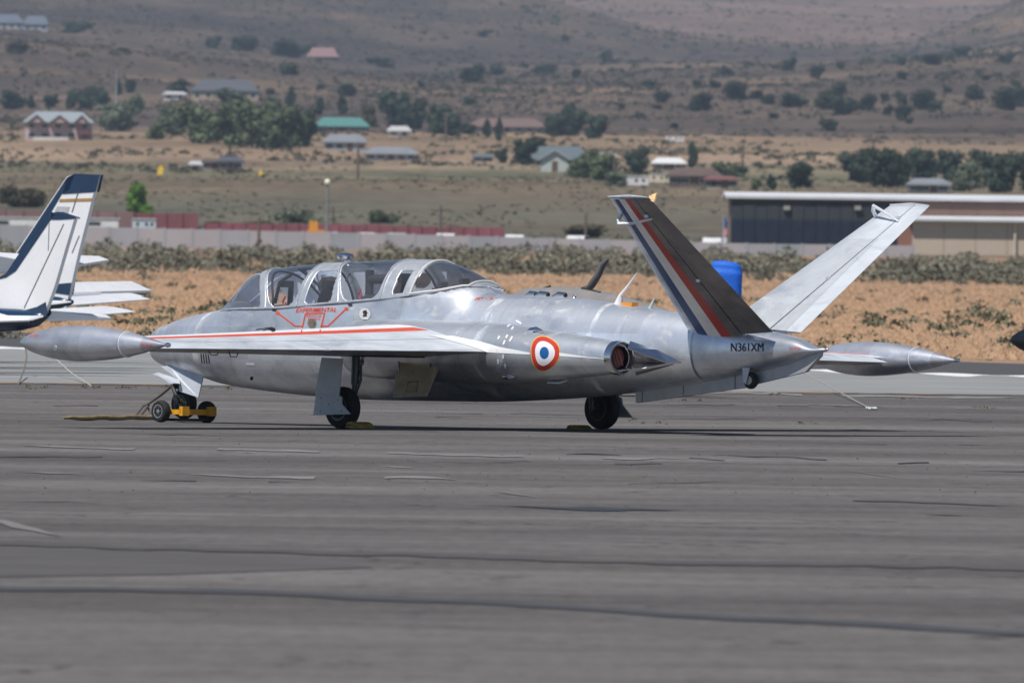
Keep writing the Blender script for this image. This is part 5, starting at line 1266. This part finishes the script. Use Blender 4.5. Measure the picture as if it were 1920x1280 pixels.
def disc(name, c, rx, ry, m, off, k0=0.0, shape=None, n=48):
    P = []; Fc = []; nr = 6
    for i in range(nr+1):
        r_ = k0+(1-k0)*i/nr
        for k in range(n):
            q = 2*math.pi*k/n; s_ = shape(q) if shape else 1; P.append((c[0]+rx*r_*s_*math.cos(q), c[1]+ry*r_*s_*math.sin(q)))
    for i in range(nr):
        for k in range(n): a = i*n+k; b_ = i*n+(k+1) % n; Fc.append((a, b_, b_+n, a+n))
    return decal_mesh(name, P, Fc, m, off)
def text_decal(name, s, x0, x1, y0, y1, m, bold=.02, slant=0.0, off=.004, skew=0.0):
    cu = bpy.data.curves.new('t', 'FONT'); cu.body = s; cu.offset = bold; cu.resolution_u = 3
    o = bpy.data.objects.new('t', cu); C.objects.link(o); bpy.context.view_layer.update()
    me = bpy.data.meshes.new_from_object(o.evaluated_get(bpy.context.evaluated_depsgraph_get())); bpy.data.objects.remove(o)
    xs = [v.co.x for v in me.vertices]; ys = [v.co.y for v in me.vertices]; ax, bx, ay, by = min(xs), max(xs), min(ys), max(ys)
    P = []
    for v in me.vertices:
        u = (v.co.x-ax)/(bx-ax); t = (v.co.y-ay)/(by-ay)
        P.append((x0+(x1-x0)*u+slant*t, y1+(y0-y1)*t+skew*u))
    Fc = [tuple(p.vertices) for p in me.polygons]
    return decal_mesh(name, P, Fc, m, off)
sh = lambda q: 1+.06*math.cos(3*q+.4)*1.0
disc('roundel', (1021.5, 662), 28, 33, M_yellowline, .002, 0, sh); disc('roundel_red', (1021.5, 662), 26.2, 31.2, M_red if False else mat('roundel_red_paint', (.50, .04, .02), .45, 0, .15, 7), .003, 0, sh)
disc('roundel_white', (1021.3, 662), 18.5, 22.5, M_acwhite, .004, 0, sh); disc('roundel_blue', (1021, 661.5), 8.6, 11.2, mat('roundel_blue_paint', (.01, .10, .33), .4), .005)
text_decal('registration_number', 'N361XM', 1371, 1432, 643, 658.5, M_black, .0, off=.009)
text_decal('lettering', 'EXPERIMENTAL', 555, 631, 577.5, 585.5, M_orange, .012, 2.5, skew=-1.5, off=.008)
text_decal('lettering', 'JET - A', 889, 925, 558, 563.5, M_orange, .02, 2)
text_decal('lettering', 'NO PUSH', 1480, 1502, 650, 655, M_orange, .0, 0, skew=1)
text_decal('lettering', 'NO PUSH', 264, 287, 643.5, 649.5, M_orange, .0, 0, skew=2)
text_decal('lettering', 'NO PUSH', 56, 72, 627, 632, M_orange, .0)
text_decal('lettering', 'RESCUE', 575, 603, 590, 594.5, M_orange, .0, skew=0)
text_decal('lettering', 'PUSH', 578, 600, 596, 600, M_orange, .0)
for pts in ([(520, 586), (554, 611.5), (567, 611.5)], [(649, 579), (615, 611.5), (602, 611.5)], [(565, 623), (573, 588), (609, 587), (600, 622)]): stripe('warning_line', pts, 2.6, M_orange)
for c_ in ((521, 587), (650, 579)): disc('warning_arrow', c_, 4, 3.4, M_orange, .004, n=6)
disc('porthole_rim', (585.5, 606), 8.5, 9.5, mat('porthole_metal', (.45, .42, .36), .4, .6), .004); disc('porthole', (585.5, 606), 6.8, 7.8, mat('porthole_glass', (.16, .12, .09), .15, 0, .5, 9), .006)
disc('emblem', (684.5, 588.5), 11, 11.5, mat('emblem_pale', (.45, .48, .50), .5), .004); disc('emblem_ring', (684.5, 588.5), 11.3, 11.8, M_black, .0035, .93)
ep = [(681, 594), (689, 593), (688, 589), (690.5, 587), (688, 585), (688.5, 582), (683, 582), (680.5, 585), (682, 589)]
decal_mesh('emblem_head', [(684.5, 588)]+ep, [(0, 1+i, 1+(i+1) % 9) for i in range(9)], M_black, .006)
stripe('emblem_accent', [(683, 587), (684, 591)], 2, M_red, .007)
for k in range(4): stripe('vent_slot', [(376.5+k*4.4, 658), (379+k*4.6, 681)], 1.8, M_black)
for p in ([(480, 618), (512, 613), (500, 622)], [(484, 622), (505, 616), (516, 615)]): stripe('pen_sketch', p, 1.5, M_black)
disc('step_hole', (512, 618.5), 5, 3.5, M_black, .004)
for a, c_ in ((515, 581), (658, 572)): disc('handle_recess', (a, c_), 4.5, 2, M_black, .016 if c_ < 575 else .01)
stripe('scuff_panel', [(462, 681.5), (477, 682.5)], 4, M_acwhite)
disc('scrape', (472, 709), 3, 3.5, M_dark, .004)
for pts in ([(934, 636), (937, 630)], [(944, 646), (947, 638)], [(949, 634), (952, 628)], [(956, 640), (961, 631)], [(951, 613), (957, 609)], [(959, 618), (963, 613)], [(968, 601), (978, 607)], [(932, 652), (932, 660)], [(944, 664), (944, 672)], [(934, 673), (935, 682)], [(947, 682), (948, 690)]): stripe('louvre_slot', pts, 3.2 if pts[0][1] < 650 else 2.2, M_polish if False else M_acwhite, .005)
# white wing root fillet, its sunlit highlight above the crease painted on the skin
U_ = [(800, 628), (850, 630), (900, 640), (940, 651), (994, 661)]; L_ = [(833, 636), (870, 646), (915, 660.5), (950, 662.3), (994, 664.5)]
U2 = [(1049, 661), (1100, 668.5), (1140, 672.6)]; L2 = [(1049, 667.5), (1100, 670.8), (1140, 673.4)]
def ribbon(name, U, L, m, off, k=5):
    P = []; n = 0; Fc = []
    def fine(Q):
        out = []
        for a, c_ in zip(Q[:-1], Q[1:]): out += [(a[0]+(c_[0]-a[0])*t/10, a[1]+(c_[1]-a[1])*t/10) for t in range(10)]
        return out+[Q[-1]]
    U, L = fine(U), fine(L)
    for a, c_ in zip(U, L):
        for j in range(k): P.append((a[0]+(c_[0]-a[0])*j/(k-1), a[1]+(c_[1]-a[1])*j/(k-1)))
    for i in range(len(U)-1):
        for j in range(k-1): q = i*k+j; Fc.append((q, q+1, q+k+1, q+k))
    return decal_mesh(name, P, Fc, m, off)
ribbon('root_fillet_highlight', U_, L_, M_white, .005); ribbon('root_fillet_highlight', U2, L2, M_white, .004)

# ================================================================== THINGS ON THE APRON
# ---- nose wheel dolly, towing bar, strap, chocks
dl = empty('wheel_dolly', J.M); tag(dl, 'yellow two wheeled dolly holding the nose wheel of the jet', 'dolly')
for s in (1, -1):
    wheel('dolly_wheel', (NX-.0, s*.335, .118), s, .118, .095, dl)
b = MB(); b.box((NX-.20, 0, .115), (.03, .50, .06)); b.box((NX+.20, 0, .115), (.03, .50, .05)); b.box((NX, .24, .115), (.38, .03, .05)); b.box((NX, -.24, .115), (.38, .03, .05)); b.build('frame', M_yellow, dl, False)
for s in (1, -1):
    b = MB(); b.box((NX-.22, s*.20, .125), (.05, .10, .10)); b.build('bracket', M_yellow, dl, False)
b = MB(); b.tube([(NX, -.38, .118), (NX, .38, .118)], .014, 8); b.build('axle', M_strut, dl)
b = MB(); b.box((NX, 0, .03), (.36, .42, .03)); b.build('cradle', M_dark, dl, False)
def gp(px, py): 
    g = gnd(px, py); return g
b = MB(); A = gp(118, 789); B2 = gp(288, 787); Q = [A.lerp(B2, t) for t in np.linspace(0, 1, 12)]
b.tube([(q.x, q.y, .03+.006*math.sin(i*1.7)) for i, q in enumerate(Q)], [.012, .022, .026]+[.028]*9, 10); tb_ = b.build('tow_bar', mat('dirty_tan_tow_bar', (.24, .185, .09), .85, 0, .35, 9)); tag(tb_, 'long dirty tan tow bar lying on the tarmac left of the nose wheel', 'tow bar')
b = MB(); q0 = J.M @ Vector((NX+.1, .04, .42)); q1 = gp(268, 778); q1.z = .10; q2 = gp(255, 787); q2.z = .05; q3 = gp(292, 789); q3.z = .02; q4 = gp(275, 783); q4.z = .14
b.tube([q0, q0.lerp(q4, .5)+Vector((0, 0, -.01)), q4, q1, q2], .013, 8); b.tube([q4, q1.lerp(q3, .5)+Vector((0, 0, .02)), q3], .011, 8); b.tube([q4+Vector((.02, 0, 0)), gp(262, 786)+Vector((0, 0, .03))], .015, 8)
st_ = b.build('tow_strap', mat('brown_strap', (.10, .075, .06), .85, 0, .3, 12)); tag(st_, 'dark brown strap running from the nose leg down to the tow bar', 'strap')
def chock(X, Y, label, m, rz=0.0, sc=1):
    t = empty('wheel_chock', J.M @ Matrix.Translation((X, Y, 0)) @ Matrix.Rotation(rz, 4, 'Z')); tag(t, label, 'chock', 'chocks at the main wheels')
    for dx in (0, ):
        b = MB(); P = [(-.07, 0), (.07, 0), (.045, .055), (.0, .062), (-.05, .04)]; V = [(x*sc, -.13, z) for x, z in P]+[(x*sc, .13, z) for x, z in P]; n_ = 5
        b.add(V, [tuple(range(5)), tuple(range(5, 10))[::-1]]+[(i, i+5, (i+1) % 5+5, (i+1) % 5) for i in range(5)]); b.build('wedge', m, t, False)
    b = MB(); b.tube([(0, .13, .03), (0, .16, .03), (.02, .17, .02)], .006, 6); b.build('rope_end', M_black, t)
chock(-.24, 1.88, 'worn yellow chock behind the left main wheel of the jet', M_oldyellow, 0, 1.2); 
chock(.24, -1.80, 'small worn yellow chock in front of the right main wheel of the jet', M_oldyellow)

# ---- the light aircraft parked beyond, tails towards us
def light_plane(Fr, label, tail_px, cone, fin, fin_bands, stabs, extra=None, low=M_navyd, group='blue and white light aircraft parked at left'):
    """Fr: frame with its origin under the tail; X forward. fin: pixel outline; cone: pixel (top, bottom) stations"""
    t = empty('light_aircraft', Fr.M); tag(t, label, 'aircraft', group)
    rings = []; rl = []
    for (px_, yt__, yb_, w_) in cone:
        X, zt = Fr.at(px_, yt__); _, zb = Fr.at(px_, yb_); rl.append((X, zt, zb, w_))
    rl.sort(); X1 = rl[-1][0]
    body = rl + [(X1+1.2, rl[-1][1]+.12, rl[-1][2]-.10, .42), (X1+2.4, rl[-1][1]+.45, rl[-1][2]-.15, .58), (X1+3.6, rl[-1][1]+.5, rl[-1][2]-.16, .60), (X1+4.6, rl[-1][1]+.05, rl[-1][2]-.12, .5), (X1+5.4, rl[-1][1]-.15, rl[-1][2]+.02, .3), (X1+5.7, rl[-1][1]-.3, rl[-1][2]+.15, .1)]
    for (X, zt, zb, w_) in body: rings.append([(X, w_*math.cos(q), (zt+zb)/2+(zt-zb)/2*math.sin(q)) for q in np.linspace(0, 2*math.pi, 32, endpoint=False)])
    V, Fc = loft(rings); nz = 32; mi = []
    for i in range(len(rings)-1):
        for k in range(nz):
            s_ = math.sin(2*math.pi*(k+.5)/nz); mi.append(1 if s_ < -.25 else (0 if s_ < .30 else 2))
    mi += [2, 0]
    link_mesh('fuselage', V, Fc, None, t, True, [M_acwhite, low, M_navy], mi)
    zc_ = (rl[-1][1]+rl[-1][2])/2
    # cabin glazing, wings, undercarriage (out of frame)
    b = MB(); b.box((X1+3.0, 0, rl[-1][1]+.28), (1.5, 1.0, .25)); b.build('cabin_window', M_pane, t, False)
    for s in (1, -1):
        sec = [((X1+3.7-.25*(y/5), s*y, zc_-.15+.06*y), (X1+2.2+.25*(y/5), s*y, zc_-.17+.06*y), (0, 0, 1), .13) for y in (.4, 2, 3.5, 5.0)]
        surface('wing', sec, [M_acwhite], lambda c, u, sp: 0, t, n=12)
        wz = .25; b = MB(); b.tube([(X1+2.7, s*1.3, zc_-.1), (X1+2.7, s*1.35, wz)], .04, 8); b.build('gear_leg', M_strut, t); wheel('main_wheel', (X1+2.7, s*1.42, wz), s, wz, .15, t)
    b = MB(); b.tube([(X1+4.8, 0, rl[-1][2]), (X1+4.8, 0, .22)], .04, 8); b.build('gear_leg', M_strut, t); wheel('nose_wheel', (X1+4.8, .02, .22), 1, .22, .13, t)
    # fin
    P = [Fr.at(a, c_) for a, c_ in fin]
    b = MB(); b.slab([(x, 0, z) for x, z in P], (0, 1, 0), .07); f = b.build('fin', M_acwhite, t, False)
    for nm, m, poly in fin_bands:
        Q = [Fr.at(a, c_, .038) for a, c_ in poly]; b = MB(); b.slab([(x, .040, z) for x, z in Q], (0, 1, 0), .006); b.build(nm, m, f, False)
        b = MB(); b.slab([(x, -.040, z) for x, z in Q], (0, 1, 0), .006); b.build(nm, m, f, False)
    for (poly, s, y0, y1) in stabs:
        # stabiliser: four pixel corners; inner ones lie at y0 and outer ones at y1 (signed, left positive)
        ys = [y0, y1, y1, y0]; Q = [(lambda q, yy: Vector((q[0], yy, q[1])))(Fr.at(a, c_, yy), yy) for (a, c_), yy in zip(poly, ys)]
        b = MB(); nrm = (Q[1]-Q[0]).cross(Q[2]-Q[0]); 
        if nrm.z < 0: nrm = -nrm
        b.slab(Q, nrm, .035); b.build('stabiliser', M_acwhite, t, False)
    return t
FA = Frame(85, 250.0, .6966); FB = Frame(140, 262.0, .6966); FC = Frame(150, 275.0, .6966)
light_plane(FA, 'nearer blue and white light aircraft whose shorter white fin overlaps the taller one', 85,
    [(89, 588, 596, .03), (70, 583, 612, .10), (40, 579, 620, .17), (0, 577, 623, .22)],
    [(0, 524), (15, 514), (84, 408), (100, 397), (143, 409), (126, 466), (106, 535), (85, 592), (60, 584), (0, 582)],
    [('leading_edge_band', M_navy, [(-4, 521), (12, 512), (82, 405), (97, 397), (104, 402), (93, 415), (30, 508), (12, 520), (-4, 524)]),
     ('tip_horn', M_navy, [(96, 399), (110, 397), (143, 408), (143, 410), (112, 412), (97, 412)]),
     ('base_band', M_navy, [(45, 582), (70, 575), (86, 566), (89, 588), (80, 598), (60, 592)]),
     ('hinge_line', mat('thin_shadow_gap', (.10, .10, .12), .6), [(119, 420), (120.2, 420), (46, 577), (44.8, 577)]),
     ('hinge_line', mat('thin_shadow_gap', (.10, .10, .12)), [(92, 418), (92.8, 418), (91, 470), (90.2, 470)])],
    [([(88, 584), (198, 592), (208, 598), (88, 600)], -1, -.05, -1.15), ([(-10, 583), (-110, 590), (-100, 606), (60, 601)], 1, .08, 1.2)])
light_plane(FB, 'farther blue and white light aircraft with the taller gold striped fin', 140,
    [(136, 562, 570, .03), (115, 556, 580, .10), (80, 552, 590, .18), (40, 550, 600, .24)],
    [(32, 476), (128, 332), (142, 327), (186, 329), (181, 352), (166, 412), (150, 474), (138, 528), (125, 582), (98, 592), (60, 580), (30, 560)],
    [('leading_edge_band', M_navy, [(30, 478), (126, 333), (141, 326), (130, 356), (116, 364), (102, 388), (62, 456), (44, 480)]),
     ('tip_band', M_navy, [(118, 364), (126, 334), (140, 326), (187, 328), (179, 360)]),
     ('gold_band', M_gold, [(113, 373.5), (173, 371.5), (172, 377), (111, 378.5)]),
     ('grey_band', mat('pale_grey_stripe', (.42, .42, .46), .4), [(108, 387), (131, 388), (127, 400), (102, 398)]),
     ('base_band', M_navy, [(100, 533), (134, 530), (130, 553), (96, 548)]),
     ('hinge_line', mat('thin_shadow_gap', (.10, .10, .12)), [(148, 355), (149.5, 355), (136, 398), (134.5, 398)]),
     ('hinge_line', mat('thin_shadow_gap', (.10, .10, .12)), [(148, 442), (149.3, 442), (136, 474), (134.7, 474)])],
    [([(60, 477), (185, 482), (204, 489), (120, 502)], -1, -.04, -1.4), ([(60, 478), (-60, 470), (-80, 520), (110, 502)], 1, .04, 1.4)])
light_plane(FC, 'rearmost white light aircraft of which only the two tailplanes show', 150,
    [(132, 556, 564, .03), (110, 552, 574, .1), (70, 550, 585, .18), (40, 548, 590, .22)],
    [(60, 560), (90, 505), (100, 495), (122, 497), (118, 540), (122, 562)],
    [], [([(110, 531), (246, 529), (284, 546), (125, 550)], -1, -.03, -2.2), ([(128, 552), (190, 549), (175, 556), (128, 571)], -1, -.03, -.8)], low=M_acwhite)
# tie-down ropes
def rope(pts, label, r_=.008, m=None):
    b = MB(); b.tube(pts, r_, 6); o = b.build('tie_down_rope', m or mat('pale_rope', (.42, .40, .36), .9)); tag(o, label, 'rope')
a0 = pos(45, 628, 249); a1 = pos(50, 668, 247); a2 = pos(46, 690, 246); g1 = gnd(34, 722)
rope([a0, a1, a2, g1], 'dark slack tie down rope hanging from the nearer light aircraft', .012, mat('dark_rope', (.16, .14, .12), .9))
a0 = pos(95, 664, 248); a1 = pos(108, 676, 246); a2 = pos(135, 700, 243); g1 = gnd(172, 724); rope([a0, a1, a2, g1], 'pale slanting tie down rope left of the jet nose gear', .009)
a0 = pos(1505, 697, 240); a1 = pos(1560, 727, 236); g1 = gnd(1635, 768); rope([a0, a1, g1], 'thin pale tie down rope on the ground below the right tip tank', .008, mat('greenish_rope', (.30, .33, .30), .9))
b = MB()
b.tube([(g1.x+.05*math.cos(q*1.9)*(1+.3*math.sin(q*5)), g1.y+.6*math.sin(q*1.3), .012+.012*abs(math.sin(q*2.7))) for q in np.linspace(0, 12, 50)], .009, 5)
o = b.build('rope_pile', mat('white_rope_pile', (.6, .62, .62), .8)); tag(o, 'small white heap of rope end on the tarmac at right', 'rope')

# ---- aircraft under a grey canvas cover behind the jet
FD_ = Frame(1080, 226.0, .6966)
cv = empty('covered_aircraft', FD_.M); tag(cv, 'small aircraft under a grey canvas cover behind the spine of the jet', 'aircraft')
prof = [(955, 556, .05), (975, 543, .28), (1000, 538, .40), (1050, 536, .48), (1095, 538, .50), (1140, 548, .46), (1190, 562, .38), (1240, 578, .28), (1300, 596, .18), (1360, 612, .1)]
rings = []
for i, (a, y, w_) in enumerate(sorted(prof, reverse=True)):
    X, zt = FD_.at(a, y); zb = .45+.3*max(0, (a-1100)/300)
    rings.append([(X, w_*math.cos(q)*(1+.03*math.sin(7*q+i)), (zt+zb)/2+(zt-zb)/2*math.copysign(abs(math.sin(q))**.85, math.sin(q))) for q in np.linspace(0, 2*math.pi, 36, endpoint=False)])
V, Fc = loft(rings); o = link_mesh('canvas_cover', V, Fc, M_tarp, cv); 
md = o.modifiers.new('s', 'SUBSURF'); md.levels = 1; md.render_levels = 2
for (a, c_), (a2, c2) in (((1008, 545), (1032, 539)), ((1090, 541), (1126, 551))):
    X, z = FD_.at(a, c_, .1); X2, z2 = FD_.at(a2, c2, .1); b = MB(); b.tube([(X, .1, z+.01), (X2, .1, z2+.02)], .012, 6); b.build('cover_strap', M_black, cv)
P_ = [(1092, 541), (1104, 540), (1110, 533), (1122, 514), (1130, 496), (1141, 485)]
b = MB(); b.tube([(lambda q: (q[0], 0, q[1]))(FD_.at(a, c_)) for a, c_ in P_], [.02, .045, .055, .05, .045, .022], 10); b.build('blade_sock', mat('dark_grey_canvas', (.10, .10, .11), .95, 0, .2, 6), cv)
for s in (1, -1):
    b = MB(); b.tube([(0, s*.6, .6), (0, s*.7, .25)], .03, 8); b.build('gear_leg', M_strut, cv); wheel('main_wheel', (0, s*.75, .18), s, .18, .12, cv)
    sec = [((.5, s*y, .62), (-.5, s*y, .60), (0, 0, 1), .13) for y in (.2, 1.2, 2.2)]; surface('wing', sec, [M_tarp], lambda c, u, sp: 0, cv, n=10)
b = MB(); xt, _ = FD_.at(1350, 610); b.tube([(xt, 0, .7), (xt, 0, .15)], .02, 8); b.build('tail_leg', M_strut, cv)

# ---- tall bright blue cover
g = pos(1361, 600, 262); t = empty('blue_cover', loc=(g.x, 262, 0)); tag(t, 'bright blue fabric cover standing upright between the tail fins of the jet', 'cover')
zt = pos(1361, 490, 262).z
rings = []
for (z, wx) in ((.5, .245), (.9, .243), (1.2, .24), (zt-.30, .238), (zt-.22, .240), (zt-.16, .243), (zt-.155, .232), (zt-.10, .236), (zt-.05, .222), (zt-.02, .18), (zt-.004, .10), (zt, .02)):
    rr_ = []
    for q in np.linspace(0, 2*math.pi, 40, endpoint=False):
        u = 1/(abs(math.cos(q))**3.2+abs(math.sin(q))**3.2)**(1/3.2)
        rr_.append((wx*u*math.cos(q)+.004*math.sin(z*9+q), wx*.8*u*math.sin(q)+.006*math.sin(3*q+z*5), z-(.03*math.cos(q-.6)*min(1, wx/.2) if z > zt-.2 else 0)))
    rings.append(rr_)
V, Fc = loft(rings); link_mesh('fabric', V, Fc, M_bluecover, t)
b = MB(); b.tube([(0, 0, 0), (0, 0, .6)], .05, 10); b.box((0, 0, .03), (.5, .5, .06)); b.build('stand', M_strut, t)

# ---- dark pointed nose at the right edge
FE = Frame(1893, 185.0, .5); t = empty('dark_aircraft', loc=pos(1893, 637, 190)); g0 = t.location.copy(); t.location.z = 0; tag(t, 'black pointed aircraft nose entering at the right picture edge', 'aircraft')
zc_ = g0.z; rings = []
for (x, r_) in ((0, .004), (.03, .045), (.10, .095), (.22, .15), (.45, .21), (.9, .30), (1.8, .42), (3.2, .5), (5, .45), (7, .2)):
    rings.append([(x, r_*math.cos(q), zc_+.0+r_*math.sin(q)) for q in np.linspace(0, 2*math.pi, 32, endpoint=False)])
V, Fc = loft(rings); link_mesh('fuselage', V, Fc, mat('gloss_black_paint', (.008, .012, .016), .22), t)
for s in (1, -1):
    sec = [((2.2+y*.1, s*y, zc_-.1), (3.8-y*.1, s*y, zc_-.1), (0, 0, 1), .12) for y in (.3, 2.0, 4.0)]; surface('wing', sec, [M_navyd], lambda c, u, sp: 0, t, n=10)
    b = MB(); b.tube([(3, s*1.2, zc_-.1), (3, s*1.2, .25)], .04, 8); b.build('gear_leg', M_strut, t); wheel('main_wheel', (3, s*1.3, .25), s, .25, .15, t)
b = MB(); b.tube([(1.3, 0, zc_-.2), (1.3, 0, .2)], .035, 8); b.build('gear_leg', M_strut, t); wheel('nose_wheel', (1.3, .0, .2), 1, .2, .12, t)
b = MB(); b.slab([(6.0, 0, zc_+.2), (7.1, 0, zc_+.1), (7.4, 0, zc_+1.5), (6.9, 0, zc_+1.5)], (0, 1, 0), .08); b.build('fin', M_navyd, t, False)

# ---- loose stones and a few weeds on the tarmac
def stones():
    V = []; Fc = []
    for _ in range(330):
        px = rng.uniform(-60, 1980); py = 745+rng.uniform(0, 1)**1.6*190; g = gnd(px, py)
        if g.y < 60: continue
        r_ = rng.uniform(.004, .013); k = len(V)
        V += [(g.x+r_, g.y, 0), (g.x-r_*.4, g.y+r_, 0), (g.x-r_*.7, g.y-r_, 0), (g.x, g.y, r_*1.1)]; Fc += [(k, k+1, k+3), (k+1, k+2, k+3), (k+2, k, k+3)]
    o = link_mesh('loose_stones', V, Fc, mat('stone', (.07, .065, .06), .9, 0, .4, 5), None, False); tag(o, kind='stuff')
stones()
Wn = []
for (px, py, n_) in ((1285, 751, 5), (1510, 793, 3), (1230, 793, 4), (60, 729, 8), (170, 727, 8), (240, 727, 8), (420, 728, 6), (1450, 741, 6), (1700, 748, 5), (1200, 790, 3), (330, 727, 6), (1850, 765, 5)):
    g = gnd(px, py)
    for _ in range(n_): Wn.append((g.x+rng.normal(0, .12), g.y+rng.normal(0, 1.2), 0))
it = iter(Wn); scatter_stuff('tarmac_weeds', len(Wn), lambda: next(it), (.015, .05), 26, leafmat('weed_leaf', (.15, .14, .08), .3), .8)

# ---- the hot dusty air
b = MB(); b.box((0, 7000, 148), (31000, 16000, 302)); hz = b.build('haze', None, None, False); hz.data.materials.clear()
m = bpy.data.materials.new('haze_air'); m.use_nodes = True; n = m.node_tree; n.nodes.remove(n.nodes['Principled BSDF'])
pv = n.nodes.new('ShaderNodeVolumePrincipled'); pv.inputs['Color'].default_value = (.62, .78, 1.0, 1); pv.inputs['Density'].default_value = 3.8e-5; pv.inputs['Anisotropy'].default_value = .0
n.links.new(pv.outputs[0], n.nodes['Material Output'].inputs['Volume']); hz.data.materials.append(m); tag(hz, kind='stuff')
